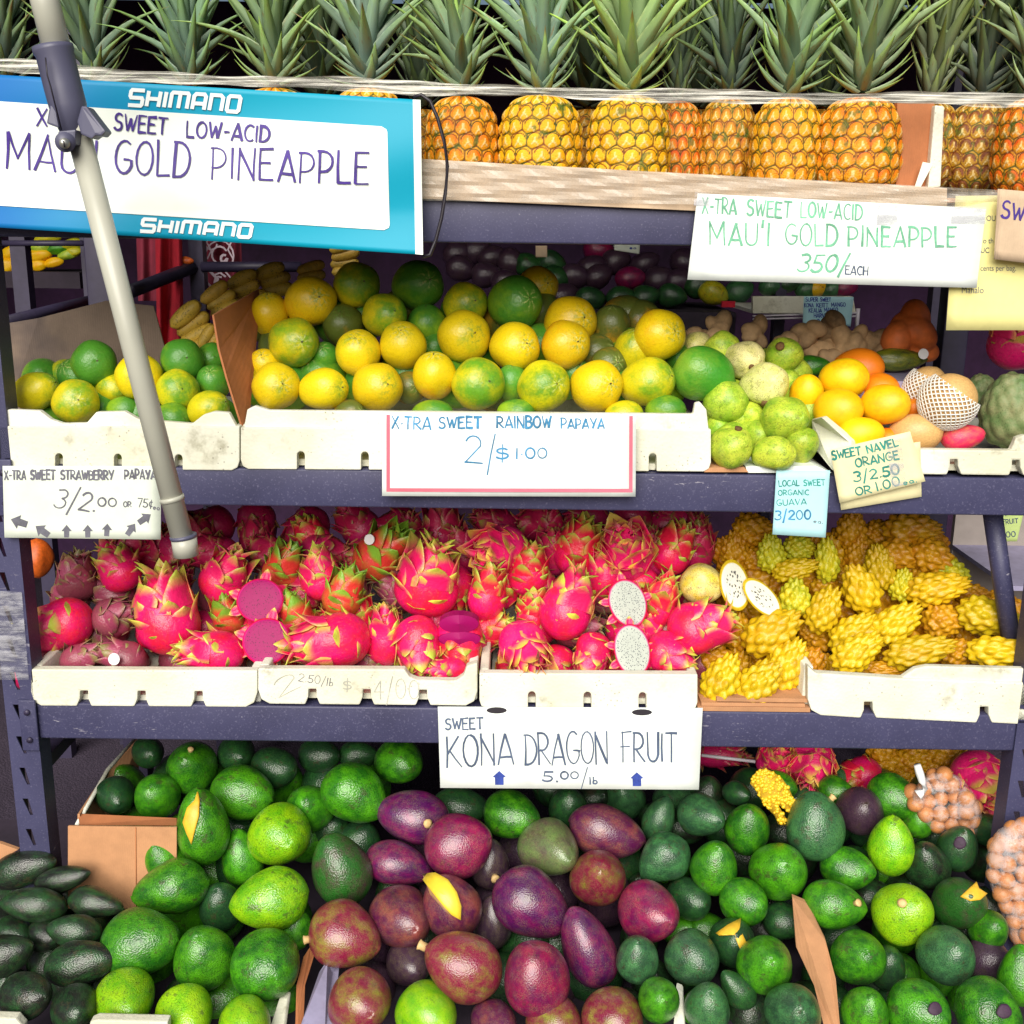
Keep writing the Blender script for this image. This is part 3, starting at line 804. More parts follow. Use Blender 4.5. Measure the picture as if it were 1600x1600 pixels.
# ------------------------------------------------------------------ lettering drawn as marker strokes
def arc(cx, cy, rx, ry, a0, a1, n=9):
    return [(cx + rx * math.cos(math.radians(a0 + (a1 - a0) * i / (n - 1))), cy + ry * math.sin(math.radians(a0 + (a1 - a0) * i / (n - 1)))) for i in range(n)]
def O_(w=.62, x0=0): return arc(x0 + w / 2, .5, w / 2, .5, 80, 445, 16)
GL = {
 'A': (.64, [[(0, 0), (.34, 1)], [(.34, 1), (.64, 0)], [(.1, .25), (.56, .25)]]),
 'B': (.52, [[(0, 0), (0, 1)], [(0, 1)] + arc(.2, .77, .28, .23, 90, -90, 7) + [(0, .54)], [(0, .54)] + arc(.22, .27, .32, .27, 90, -90, 7) + [(0, 0)]]),
 'C': (.56, [arc(.34, .5, .34, .5, 55, 305, 12)]),
 'D': (.58, [[(0, 0), (.02, 1)], [(-.03, 1)] + arc(.14, .5, .44, .5, 90, -90, 12) + [(-.02, 0)]]),
 'E': (.48, [[(0, 1), (0, 0)], [(-.02, 1), (.46, 1)], [(-.02, .54), (.38, .54)], [(0, 0), (.48, 0)]]),
 'F': (.46, [[(0, 1), (0, 0)], [(-.04, 1), (.46, 1)], [(-.1, .52), (.36, .52)]]),
 'G': (.62, [arc(.33, .5, .33, .5, 55, 330, 14) + [(.60, .40)], [(.34, .42), (.64, .38)]]),
 'H': (.56, [[(0, 0), (0, 1)], [(.54, 0), (.54, 1)], [(0, .5), (.54, .5)]]),
 'I': (.10, [[(.05, 0), (.05, 1)]]), 'J': (.4, [[(.35, 1), (.35, .2)] + arc(.18, .2, .17, .2, 0, -180, 6)]),
 'K': (.58, [[(0, 0), (.03, 1)], [(.5, 1), (.04, .45)], [(.14, .52), (.6, 0)]]),
 'L': (.48, [[(0, 1), (.04, 0)], [(.04, 0), (.48, .0)]]),
 'M': (.76, [[(.04, 0), (0, 1)], [(0, 1), (.36, .3)], [(.36, .3), (.68, 1)], [(.68, 1), (.76, 0)]]),
 'N': (.60, [[(0, 0), (.02, 1)], [(.02, .9), (.56, .02)], [(.56, 0), (.58, 1)]]),
 'O': (.62, [O_()]), 'P': (.50, [[(0, 0), (0, 1)], [(-.06, 1)] + arc(.16, .68, .34, .32, 90, -90, 9) + [(0, .36)]]),
 'R': (.56, [[(0, 0), (0, 1)], [(-.04, 1)] + arc(.16, .72, .32, .28, 90, -90, 8) + [(0, .44)], [(.1, .46), (.56, 0)]]),
 'S': (.50, [arc(.27, .76, .23, .24, 40, 250, 8) + arc(.24, .26, .25, .26, 75, -150, 10)]),
 'T': (.58, [[(0, 1), (.58, 1)], [(.29, 1), (.27, 0)]]), 'U': (.58, [[(0, 1), (.02, .35)] + arc(.29, .3, .27, .3, 190, 350, 8) + [(.57, 1)]]),
 'V': (.58, [[(0, 1), (.28, 0)], [(.28, 0), (.58, 1)]]),
 'W': (.78, [[(0, 1), (.2, .04)], [(.2, .04), (.4, .75)], [(.4, .75), (.56, .04)], [(.56, .04), (.78, 1)]]),
 'X': (.58, [[(0, 1), (.58, 0)], [(.52, 1), (.04, 0)]]), 'Y': (.58, [[(0, 1), (.28, .45)], [(.58, 1), (.24, 0)]]),
 '-': (.36, [[(.06, .42), (.34, .44)]]), '.': (.12, [[(.04, .0), (.08, .05)]]), '·': (.14, [[(.05, .4), (.09, .45)]]), "'": (.14, [[(.1, 1.1), (.04, .8)]]),
 '/': (.36, [[(0, -.3), (.34, 1.15)]]), ' ': (.42, []),
 '0': (.58, [O_(.56)]), '1': (.14, [[(.07, 1), (.07, 0)]]), '2': (.56, [arc(.27, .72, .25, .28, 160, -20, 9) + [(.0, .03)], [(0, .03), (.56, 0)]]),
 '3': (.52, [[(.02, .95)] + arc(.22, .76, .26, .24, 80, -80, 8), arc(.2, .26, .3, .27, 80, -150, 9)]),
 '5': (.50, [[(.08, 1), (.5, 1)], [(.08, 1), (.04, .56)] + arc(.2, .28, .28, .29, 95, -150, 9)]),
 '7': (.5, [[(0, 1), (.5, 1)], [(.5, 1), (.18, 0)]]), '4': (.5, [[(.34, 1), (0, .4), (.5, .38)], [(.34, 1), (.34, 0)]]), '8': (.5, [arc(.25, .75, .2, .25, 0, 360, 12), arc(.25, .25, .25, .25, 0, 360, 12)]),
 '$': (.56, [arc(.28, .66, .22, .18, 30, 260, 8) + arc(.26, .3, .25, .2, 80, -150, 9), [(.28, 1.12), (.26, -.15)]]),
 '¢': (.4, [arc(.22, .35, .2, .3, 50, 310, 9), [(.25, .85), (.18, -.15)]]),
 'e': (.42, [[(.04, .3), (.36, .34)] + arc(.2, .3, .18, .28, 10, 320, 10)]), 'a': (.42, [arc(.2, .28, .18, .26, 40, 400, 10), [(.38, .5), (.40, .02)]]),
 'l': (.10, [[(.05, 1), (.05, 0)]]), 'b': (.42, [[(.04, 1), (.04, 0)], arc(.2, .25, .17, .25, 150, -200, 10)]),
 'r': (.3, [[(.04, .5), (.06, 0)], arc(.2, .3, .15, .2, 170, 60, 5)]),
}
LOGO = {
 'S': (.95, [[(.95, 1), (.12, 1), (.05, .9), (.05, .6), (.12, .5), (.83, .5), (.9, .4), (.9, .1), (.83, 0), (0, 0)]]),
 'H': (.95, [[(.08, 1), (.08, 0)], [(.87, 1), (.87, 0)], [(.08, .5), (.87, .5)]]), 'I': (.2, [[(.1, 1), (.1, 0)]]),
 'M': (1.3, [[(.08, 0), (.08, .9), (.16, 1), (1.14, 1), (1.22, .9), (1.22, 0)], [(.65, 1), (.65, 0)]]),
 'A': (.95, [[(.08, 0), (.08, .85), (.2, 1), (.75, 1), (.87, .85), (.87, 0)], [(.08, .38), (.87, .38)]]),
 'N': (.95, [[(.08, 0), (.08, 1), (.7, 1), (.87, .85), (.87, 0)]]),
 'O': (.95, [[(.3, 0), (.18, 0), (.08, .12), (.08, .88), (.18, 1), (.77, 1), (.87, .88), (.87, .12), (.77, 0), (.28, 0)]]),
}
_off = [0]
def strokes_mesh(name, F, polys, wpx, mat, parent, off0=.0006, round_ends=True):
    vs = []; fs = []; q = 0
    for pl in polys:
        pl = [Vector(p) for p in pl]; q += 1; off = off0 + q * .00003; n = len(pl); L = []; w0 = random.uniform(.7, 1.3) if round_ends else 1; w1 = random.uniform(-.5, .5) if round_ends else 0; ph = random.uniform(0, 6)
        for i, p in enumerate(pl):
            a = (p - pl[i - 1]).normalized() if i else None; b = (pl[i + 1] - p).normalized() if i < n - 1 else None
            t = ((a or b) + (b or a)); t = t.normalized() if t.length > .01 else (a or b)
            nn = Vector((-t.y, t.x)); m = 1.0
            if a is not None and b is not None: m = 1 / max(.5, nn.dot(Vector((-b.y, b.x))))
            w = wpx * .5 * m * w0 * (1 + w1 * (i / max(1, n - 1) - .5) + (.08 * math.sin(i * 1.7 + ph) if round_ends else 0))
            L.append((p + nn * w, p - nn * w, t))
        base = len(vs)
        e = (wpx(0) if callable(wpx) else wpx) * .3
        for i, (l, r, t) in enumerate(L):
            sh = (-t * e if i == 0 else (t * e if i == n - 1 else Vector((0, 0)))) if round_ends else Vector((0, 0))
            vs.append(F(l.x + sh.x, l.y + sh.y, off)); vs.append(F(r.x + sh.x, r.y + sh.y, off))
        for i in range(n - 1):
            k = base + 2 * i; fs.append((k, k + 1, k + 3, k + 2))
    if not vs: return None
    return worldmesh(name, vs, fs, mat, parent)
def text(F, s, x0, y0, x1, y1, h, mat, parent, w=3.0, font=GL, name='lettering', jit=.03, gap=.17, slant=0.0, seed=1):
    """s from pixel (x0,y0) to (x1,y1) along the baseline, h pixels high"""
    rnd = random.Random(seed); tot = 0
    for ch in s: tot += font[ch][0] + gap
    tot -= gap; d = Vector((x1 - x0, y1 - y0)); ln = d.length; d /= ln; sx = ln / tot; up = Vector((d.y, -d.x)); pos = 0; polys = []
    for ch in s:
        gw, st = font[ch]; j0 = rnd.uniform(-jit, jit) * h; hs = 1 + rnd.uniform(-jit, jit) * 1.5
        for pl in st:
            out = []
            for k, (gx, gy) in enumerate(pl):
                jx = rnd.uniform(-jit, jit) * .5; jy = rnd.uniform(-jit, jit) * .6
                if len(pl) > 3: jx *= .3; jy *= .3
                v = Vector((x0, y0)) + d * ((pos + gx + jx + slant * gy) * sx) + up * ((gy * hs + jy) * h + j0); out.append((v.x, v.y))
            if len(out) == 2 and font is GL:
                a, b = out; m = ((a[0] + b[0]) / 2 + rnd.uniform(-1, 1) * h * .02, (a[1] + b[1]) / 2 + rnd.uniform(-1, 1) * h * .015); out = [a, m, b]
            polys.append(out)
        pos += gw + gap
    return strokes_mesh(name, F, polys, w, MT[mat], parent, round_ends=font is GL)
def fill(F, outline, mat, parent, name='print', off=.0006):
    n = len(outline); c = (sum(p[0] for p in outline) / n, sum(p[1] for p in outline) / n)
    vs = [F(*c, off)] + [F(x, y, off) for x, y in outline]
    return worldmesh(name, vs, [(0, 1 + (i + 1) % n, 1 + i) for i in range(n)], MT[mat], parent)
def arrow(F, cx, cy, s, ang, mat, parent, shape='arrow'):
    pts = [(0, 1), (.75, .1), (.38, .1), (.34, -.8), (-.34, -.8), (-.38, .1), (-.75, .1)] if shape == 'arrow' else [(0, 1), (.9, .2), (.6, .12), (.6, -.9), (-.55, -.9), (-.6, .12), (-.9, .18)]
    a = math.radians(ang); out = []
    for x, y in pts:
        X = x * math.cos(a) - y * math.sin(a); Z = x * math.sin(a) + y * math.cos(a); out.append((cx + X * s, cy - Z * s))
    vs = [F(x, y, .0006) for x, y in out]; return worldmesh('arrow', vs, [tuple(range(len(vs)))[::-1]], MT[mat], parent)
# ================================================================== the place
def struct(o): o['kind'] = 'structure'; return o
g = box('ground', (-9, -9, -.3), (9, 12, 0), MT['asphalt']); struct(g)
# canopy added to block light: roof, back and side cloths
T = empty('added_canopy', (0, 1.5, 0), 'added dark canopy blocking light over and behind the fruit shelves', 'tent')
slab('shade_roof', [Vector((-2.6, .12, 2.42)), Vector((2.6, .12, 2.42)), Vector((2.6, 3.2, 2.62)), Vector((-2.6, 3.2, 2.62))], (0, 0, .03), MT['dark'], T)
slab('shade_back_cloth', [Vector((-2.6, 3.2, 0)), Vector((2.6, 3.2, 0)), Vector((2.6, 3.2, 2.6)), Vector((-2.6, 3.2, 2.6))], (0, .03, 0), MT['dark'], T)
for sx in (-2.6, 2.6):
    slab('shade_side_cloth', [Vector((sx, .5, 0)), Vector((sx, 3.2, 0)), Vector((sx, 3.2, 2.6)), Vector((sx, .5, 2.46))], (.03, 0, 0), MT['dark'], T)
    tube('pole', [(sx, .4, 0), (sx, .4, 2.42)], .02, MT['darksteel'], T)
wc = slab('white_cloth', [U(1432, -30, 2.6), U(1600, -30, 2.6), U(1600, 20, 2.6), U(1522, 27, 2.6), U(1436, 12, 2.6)], (0, .01, 0), MT['canvas'])
tag(wc, 'pale cloth hanging behind the pineapple crowns at the top right', 'cloth')
# ------------------------------------------------------------------ shelving rack
ZB = [1.668, 1.168, .680]           # top faces of the three front beams
XL = U(48, 1250, 0).x; XR = U(1596, 1250, 0).x
R = empty('steel_rack', (0, 0, 0), 'blue grey painted steel shelving rack holding the fruit trays', 'rack')
for zb, hb in zip(ZB, (.077, .074, .078)):
    o = box('shelf_beam', (XL + .03, 0, zb - hb), (XR - .03, .045, zb), MT['steel'], R, .004)
    box('rear_beam', (XL + .03, .60, zb - .07), (XR - .03, .64, zb - .003), MT['darksteel'], R, .003)
    box('shelf_board', (XL + .03, .046, zb - .03), (XR - .03, .60, zb - .012), MT['deck'], R)
def post(x, y, mat, w=.062):
    """rack post with a punched front face"""
    z0, z1, st = .0, 2.12, .0695; n = int((z1 - z0) / st); vs = []; fs = []
    def quad(a, b, c, d):
        k = len(vs); vs.extend([a, b, c, d]); fs.append((k, k + 1, k + 2, k + 3))
    for i in range(n):
        a, b = z0 + i * st, z0 + (i + 1) * st
        cx = x - .006
        hole = [(cx - .009, a + .052), (cx + .003, a + .052), (cx + .010, a + .014), (cx + .004, a + .014)]
        cor = [(x - w / 2, b), (x + w / 2, b), (x + w / 2, a), (x - w / 2, a)]
        for k in range(4):
            k2 = (k + 1) % 4
            quad((cor[k][0], y, cor[k][1]), (cor[k2][0], y, cor[k2][1]), (hole[k2][0], y, hole[k2][1]), (hole[k][0], y, hole[k][1]))
            quad((hole[k][0], y, hole[k][1]), (hole[k2][0], y, hole[k2][1]), (hole[k2][0], y + .003, hole[k2][1]), (hole[k][0], y + .003, hole[k][1]))
    ob = worldmesh('post', vs, fs, mat, R)
    bm = bmesh.new(); bm.from_mesh(ob.data); bmesh.ops.remove_doubles(bm, verts=bm.verts, dist=1e-5); bmesh.ops.recalc_face_normals(bm, faces=bm.faces); bm.to_mesh(ob.data); bm.free()
    for sx in (-1, 1):
        box('post_flange', (x + sx * w / 2 - (.0 if sx < 0 else .003), y + .0005, 0), (x + sx * w / 2 + (.003 if sx < 0 else 0.0), y + .05, z1), mat, R)
    return ob
post(XL, -.004, MT['steel']); post(XR, -.004, MT['steel'])
for x in (XL, XR): box('rear_post', (x - .03, .60, 0), (x + .03, .65, 2.12), MT['darksteel'], R, .003)
for i, z in enumerate((.5, )):
    for x in (XL - .005, ): box('side_brace', (x - .02, .05, z), (x + .02, .6, z + .03), MT['darksteel'], R)
for z in (ZB[1] - .037, ZB[2] - .04):
    ep = box('beam_end_plate', (XL + .0, -.012, z - .06), (XL + .034, -.0065, z + .05), MT['steel'], R, .002)
    for dz in (-.035, .025): tube('rivet', [(XL + .017, -.0115, z + dz), (XL + .017, -.0165, z + dz)], .006, MT['darksteel'], ep, 10)
tube('slanted_strut', [U(1550, 796, .10), U(1582, 1020, .10)], .019, MT['steel'], R, 12)
for (a, b) in ((915, 930), (955, 940), (1020, 1025)):
    F = plane_F(-.0085)
pts = [(-25, 922), (34, 925), (45, 1062), (-10, 1062)]
o = sheet('clear_tape', plane_F(-.009, lambda x, y: .0012 * math.sin(y * .25)), pts, MT['film3'], None, 6, 20, .0006)
tag(o, 'clear tape wrapped round the left steel post', 'tape')

# ------------------------------------------------------------------ foam trays
def foam_tray(px_outline, Y, depth_m, label, lip=None, marks=None, group='white foam trays', thick=.022):
    """px_outline: clockwise outline of the front face from the top left corner; lip: outline of the raised back edge of the front"""
    pts = [U(x, y, Y) for x, y in px_outline]
    xs = [p.x for p in pts]; zs = [p.z for p in pts]; x0, x1, z0 = min(xs), max(xs), min(zs)
    ztop = (pts[0].z + pts[1].z) / 2
    t = empty('foam_tray', ((x0 + x1) / 2, Y, z0), label, 'foam tray', group)
    slab('front_wall', pts, (0, thick, 0), MT['foam'], t, .0035)
    if lip:
        slab('front_lip', [U(x, y, Y + .006) for x, y in lip], (0, thick - .007, 0), MT['foam'], t, .003)
    h = ztop - z0
    for sx, nm in ((x0, 'l'), (x1 - .02, 'r')):
        box('side_wall', (sx + .001, Y + thick + .001, z0 + .004), (sx + .019, Y + depth_m, z0 + h * .98), MT['foam'], t, .004)
    box('back_wall', (x0 + .002, Y + depth_m + .001, z0 + .004), (x1 - .002, Y + depth_m + .02, z0 + h * .97), MT['foam'], t, .004)
    box('floor', (x0 + .022, Y + thick + .002, z0 + .004), (x1 - .022, Y + depth_m - .001, z0 + .016), MT['foam'], t)
    return t
def notched(xa, xb, ya_top, yb_top, ya_bot, yb_bot, notches, r=8, kind='trap', nh=14, nw=14):
    """outline with rounded lower corners and notches cut in the bottom edge"""
    f = lambda x: ya_bot + (yb_bot - ya_bot) * (x - xa) / (xb - xa)
    out = [(xa, ya_top), (xb, yb_top), (xb, f(xb) - r * 1.6)] + [(xb - r * .35, f(xb) - r * .5), (xb - r * 1.3, f(xb))]
    for nx in sorted(notches, reverse=True):
        b = f(nx)
        if kind == 'trap': out += [(nx + nw * .75, b), (nx + nw * .42, b - nh * .5), (nx + nw * .4, b - nh), (nx - nw * .4, b - nh), (nx - nw * .42, b - nh * .5), (nx - nw * .75, b)]
        else: out += [(nx + nw / 2, b)] + [(nx + nw / 2 * math.cos(a), b - nh + nw * .3 - nw * .5 * math.sin(a)) for a in np.linspace(.0, math.pi, 6)] + [(nx - nw / 2, b)]
    out += [(xa + r * 1.3, f(xa)), (xa + r * .35, f(xa) - r * .5), (xa + 0, f(xa) - r * 1.6)]
    return out
YT = -.004
foam_tray(notched(-2, 374, 666, 666, 732, 735, (92, 184, 279), 9, 'slot', 22, 12), YT, .42, 'white foam tray of green papayas at the left end of the middle shelf',
          lip=[(2, 646), (12, 640), (62, 642), (80, 656), (98, 662), (135, 661), (150, 644), (195, 643), (216, 655), (300, 662), (318, 648), (335, 643), (358, 645), (370, 668), (370, 672), (0, 672)])
foam_tray(notched(376, 1111, 668, 671, 733, 737, (470, 570, 905, 1020), 9, 'slot', 26, 12), YT, .42, 'long white foam tray under the heap of yellow papayas',
          lip=[(386, 640), (398, 634), (420, 641), (1083, 647), (1086, 630), (1094, 628), (1104, 640), (1108, 676), (380, 674)])
foam_tray([(1328, 701)] + notched(1328, 1680, 701, 705, 740, 744, (1491, 1588), 8, 'trap', 24, 15)[1:], YT, .40, 'black scuffed white foam tray in front of the oranges and foam wrapped pears',
          lip=[(1490, 706), (1580, 703), (1588, 684), (1600, 680), (1680, 684), (1680, 712), (1490, 710)])
o = slab('side_foam', [U(1268, 655, .10), U(1283, 652, .02), U(1330, 690, .002), U(1332, 738, .0), U(1300, 735, .0), U(1272, 700, .08)], (.016, .02, 0), MT['foam'], None, .003)
o.name = 'foam_offcut'; tag(o, 'broken white foam tray corner between the guavas and the oranges', 'foam')
foam_tray(notched(46, 402, 1046, 1048, 1103, 1105, (131, 221, 310), 14, 'trap', 24, 15), YT, .42, 'white foam tray of dull dragon fruit at the left end of its shelf')
foam_tray([(403, 1045), (632, 1046), (640, 1058), (652, 1063), (712, 1064), (724, 1056), (729, 1041), (746, 1036)] + notched(403, 746, 1045, 1036, 1100, 1103, (488, 573, 661), 14, 'trap', 24, 15)[2:],
          YT - .002, .42, 'white foam tray with prices pencilled on its front, second from left')
foam_tray(notched(749, 1090, 1052, 1054, 1107, 1110, (831, 918, 1004), 8, 'slot', 25, 12), YT, .42, 'white foam tray above the dragon fruit sign')
foam_tray([(1262, 1040), (1275, 1052), (1400, 1060), (1690, 1070)] + notched(1262, 1690, 1045, 1070, 1118, 1136, (1357, 1538), 16, 'trap', 25, 16)[2:], YT, .42,
          'white foam tray of yellow dragon fruit at the right end of its shelf', lip=[(1405, 1062), (1430, 1045), (1450, 1041), (1690, 1047), (1690, 1075), (1405, 1066)])
box('foam_side', (0, 0, 0), (.001, .001, .001), MT['foam']).name = 'x_tmp'
bpy.data.objects.remove(bpy.data.objects['x_tmp'])
Fm = plane_F(YT - .0022)
mid = [o for o in bpy.data.objects if o.get('label', '').startswith('white foam tray with prices')][0]
text(Fm, '2', 436, 1090, 470, 1072, 26, 'ink_faint', mid, 1.6)
text(Fm, '2.50/lb', 466, 1064, 520, 1072, 12, 'ink_grey', mid, 1.0, seed=3)
text(Fm, '$', 535, 1078, 550, 1078, 16, 'ink_faint', mid, 1.4)
text(Fm, '4/00', 585, 1092, 655, 1092, 30, 'ink_faint', mid, 1.3, seed=4)
# stacked foam edges under the guavas, cardboard on the shelves
def card(name, px, Y, thick, label, mat='card', cat='cardboard', bev=0.0008):
    o = slab(name, [U(x, y, Y if not isinstance(Y, (list, tuple)) else Y[i]) for i, (x, y) in enumerate(px)], thick, MT[mat], None, bev); tag(o, label, cat); return o
card('cardboard_liner', [(1104, 731), (1163, 730), (1170, 738), (1100, 738)], -.002, (0, .3, 0), 'cardboard sheet under the guavas on the middle shelf')
card('paper_liner', [(1165, 729), (1275, 728), (1300, 739), (1168, 739)], .0, (0, .25, 0), 'white crumpled paper under the lowest guavas', 'paper', 'paper')
for i, (y0, y1, x0, x1) in enumerate(((1104, 1111, 1090, 1266), (1098, 1103, 1096, 1258), (1090, 1096, 1120, 1262))):
    card('cardboard_sheet', [(x0, y0), (x1, y0 + 2), (x1, y1 + 2), (x0, y1)], .002 * i, (0, .3, 0), f'{("lowest", "middle", "topmost")[i]} cardboard sheet of the stack under the yellow dragon fruit')
card('cardboard_divider', [(331, 492), (402, 452), (404, 470), (388, 640), (376, 668), (352, 590), (340, 545)], [.10, .36, .36, .1, .03, .05, .08], (.004, 0, 0), 'upright red brown cardboard divider left of the yellow papayas', 'cardred')
card('cardboard_backing', [(0 - 30, 512), (60, 497), (165, 470), (240, 478), (262, 560), (255, 640), (10, 645), (-30, 640)], [.30, .30, .33, .36, .36, .34, .30, .30], (0, .005, 0), 'stained grey cardboard standing behind the green papayas', 'cardgrey')
bx = empty('cardboard_box', U(190, 1350, .03), 'brown cardboard box holding the upper green avocados', 'box')
slab('front_panel', [U(106, 1291, .0), U(276, 1293, .0), U(276, 1420, -.0), U(106, 1420, -.0)], (0, .005, 0), MT['card'], bx, .0008)
slab('top_flap', [U(121, 1271, .05), U(276, 1278, .05), U(276, 1290, .02), U(124, 1289, .02)], (0, .004, -.003), MT['cardred'], bx, .0008)
slab('side_panel', [U(121, 1272, .04), U(166, 1205, .24), U(214, 1155, .36), U(214, 1300, .36), U(121, 1400, .04)], (.005, 0, 0), MT['card'], bx, .0008)
tube('panel_crease', [U(212, 1293, -.0012), U(213, 1418, -.0012)], .0009, MT['cardred'], bx, 5)
tube('white_edge', [U(120, 1289, .03), U(135, 1262, .07), U(168, 1203, .24), U(214, 1152, .37)], .0045, MT['foam'], bx, 8)
card('cardboard_flap', [(1238, 1402), (1262, 1412), (1290, 1470), (1306, 1530), (1316, 1640), (1296, 1640), (1272, 1540), (1244, 1480)], [-.12, -.12, -.2, -.28, -.4, -.4, -.28, -.2], (.0015, .012, 0), 'bent brown cardboard flap standing between two avocado piles')
card('cardboard_corner', [(-30, 1315), (0, 1318), (28, 1328), (0, 1344), (-30, 1350)], .02, (0, .01, 0), 'corner of a cardboard box at the left edge above the blackish avocados')
card('cardboard_strip', [(484, 1480), (486, 1500), (472, 1545), (468, 1640), (460, 1640), (463, 1540), (474, 1495)], [-.16, -.18, -.25, -.36, -.36, -.25, -.18], (.004, .01, 0), 'thin torn cardboard strip left of the purple avocados', 'cardred')
card('foam_edge', [(436, 1560), (449, 1560), (438, 1640), (410, 1640)], [-.27, -.27, -.36, -.36], (.004, .02, 0), 'white foam edge at the bottom left of the purple avocados', 'foam', 'foam', .003)
card('foam_edge', [(1056, 1545), (1067, 1550), (1072, 1640), (1050, 1640)], [-.27, -.27, -.38, -.38], (.004, .02, 0), 'white foam edge between the purple and the green avocados', 'foam', 'foam', .003)
card('foam_edge', [(-30, 1590), (25, 1592), (36, 1605), (30, 1735), (-30, 1735)], -.385, (0, .02, 0), 'white foam tray rim at the bottom left corner', 'foam', 'foam', .003)
card('foam_edge', [(140, 1598), (150, 1594), (262, 1597), (268, 1735), (140, 1735)], -.405, (0, .02, 0), 'white foam tray rim under the lime coloured avocado at the bottom', 'foam', 'foam', .003)
o = slab('plastic_crate', [U(512, 1500, -.2), U(520, 1520, -.2), U(508, 1640, -.38), U(462, 1640, -.38), U(470, 1600, -.34), U(498, 1520, -.2)], (.01, .02, 0), MT['lip'], None, .002)
tag(o, 'blue grey plastic crate wall left of the mottled avocados', 'crate')
# low bench that carries the bottom boxes
b = box('bench', (XL - .35, -.62, .0), (XR + .4, .5, .13), MT['deck']); tag(b, 'low dark bench under the avocado piles', 'bench')

# ------------------------------------------------------------------ signs
def smooth_sheet(o):
    for p in o.data.polygons: p.use_smooth = abs(p.normal.y) > .5
def sign(name, Y, corners, mat, label, fn=None, cat='sign', th=.0015, nx=10, ny=8):
    F = plane_F(Y, fn); cx = sum(c[0] for c in corners) / 4; cy = sum(c[1] for c in corners) / 4
    r = empty(name, F(cx, cy), label, cat)
    sheet('sheet', F, corners, MT[mat], r, nx, ny, th).data.polygons.foreach_set('use_smooth', [False] * 0 or [True] * len(r.children[0].data.polygons)) if False else smooth_sheet(sheet('sheet', F, corners, MT[mat], r, nx, ny, th)); return F, r
def smooth_top(): pass
# banner
bf = lambda x, y: -.012 * math.sin(x * .012 + .4) + .006 * math.sin(y * .03 + x * .006) - .010 * max(0, (y - 330) / 70)
F, r = sign('banner', -.05, [(-150, 108), (657, 156), (661, 398), (-150, 346)], 'banner', 'cyan vinyl banner with a hand lettered white panel about gold pineapple', bf, 'banner', .001, 80, 30)
def rrect(tl, tr, br, bl, rad, n=24):
    out = []
    C = [tl, tr, br, bl]
    for k in range(4):
        p, q, s = Vector(C[k]), Vector(C[k - 1]), Vector(C[(k + 1) % 4]); a = p + (q - p).normalized() * rad; b_ = p + (s - p).normalized() * rad
        for t in (0, .25, .5, .75, 1): out.append(tuple((a * (1 - t) ** 2 + p * 2 * t * (1 - t) + b_ * t * t)))
    return out
def filled_grid(F, tl, tr, br, bl, rad, mat, parent, name, off, nx=40, ny=12):
    vs = []; fs = []
    W = math.hypot(tr[0] - tl[0], tr[1] - tl[1]); H = math.hypot(bl[0] - tl[0], bl[1] - tl[1])
    for j in range(ny + 1):
        for i in range(nx + 1):
            u, v = i / nx, j / ny
            ex = 0
            dv = min(v, 1 - v) * H
            if dv < rad: ex = rad - math.sqrt(max(0, rad * rad - (rad - dv) ** 2))
            uu = (ex + u * (W - 2 * ex)) / W
            x = (tl[0] * (1 - uu) + tr[0] * uu) * (1 - v) + (bl[0] * (1 - uu) + br[0] * uu) * v
            y = (tl[1] * (1 - uu) + tr[1] * uu) * (1 - v) + (bl[1] * (1 - uu) + br[1] * uu) * v
            vs.append(F(x, y, off))
    for j in range(ny):
        for i in range(nx): a = j * (nx + 1) + i; fs.append((a, a + nx + 1, a + nx + 2, a + 1))
    return worldmesh(name, vs, fs, MT[mat], parent, True)
filled_grid(F, (-20, 157), (605, 198), (609, 360), (-20, 320), 9, 'bannerw', r, 'white_panel', .0016, 60, 40)
filled_grid(F, (645, 155.5), (657, 156), (661, 398), (649, 397), 0, 'bannerw', r, 'white_edge', .0012, 4, 40)
G6 = lambda x, y, q=0: F(x, y, q + .0012)
text(G6, 'SHIMANO', 200, 164, 374, 175, 24, 'silver', r, 6.0, LOGO, 'logo', 0, .2, .12)
text(G6, 'SHIMANO', 219, 361, 392, 371, 19, 'silver', r, 5.6, LOGO, 'logo', 0, .2, .12)
G5 = lambda o: (lambda x, y, q=0: F(x, y, q + o + .0022))
text(G5(.0006), 'X-TRA', 56, 196, 152, 203, 26, 'ink_purple', r, 3.4, seed=5)
text(G5(.0006), 'SWEET', 178, 203, 260, 210, 25, 'ink_purple', r, 3.6, seed=6)
text(G5(.0006), 'LOW-ACID', 291, 213, 420, 222, 25, 'ink_purple', r, 3.6, seed=7)
text(G5(.0006), "MAU'I", 9, 262, 150, 272, 55, 'ink_purple', r, 3.4, seed=8)
text(G5(.0006), 'GOLD', 179, 270, 295, 277, 52, 'ink_purple', r, 4.0, seed=9)
text(G5(.0006), 'PINEAPPLE', 331, 279, 575, 287, 48, 'ink_purple', r, 3.6, seed=10, gap=.2)
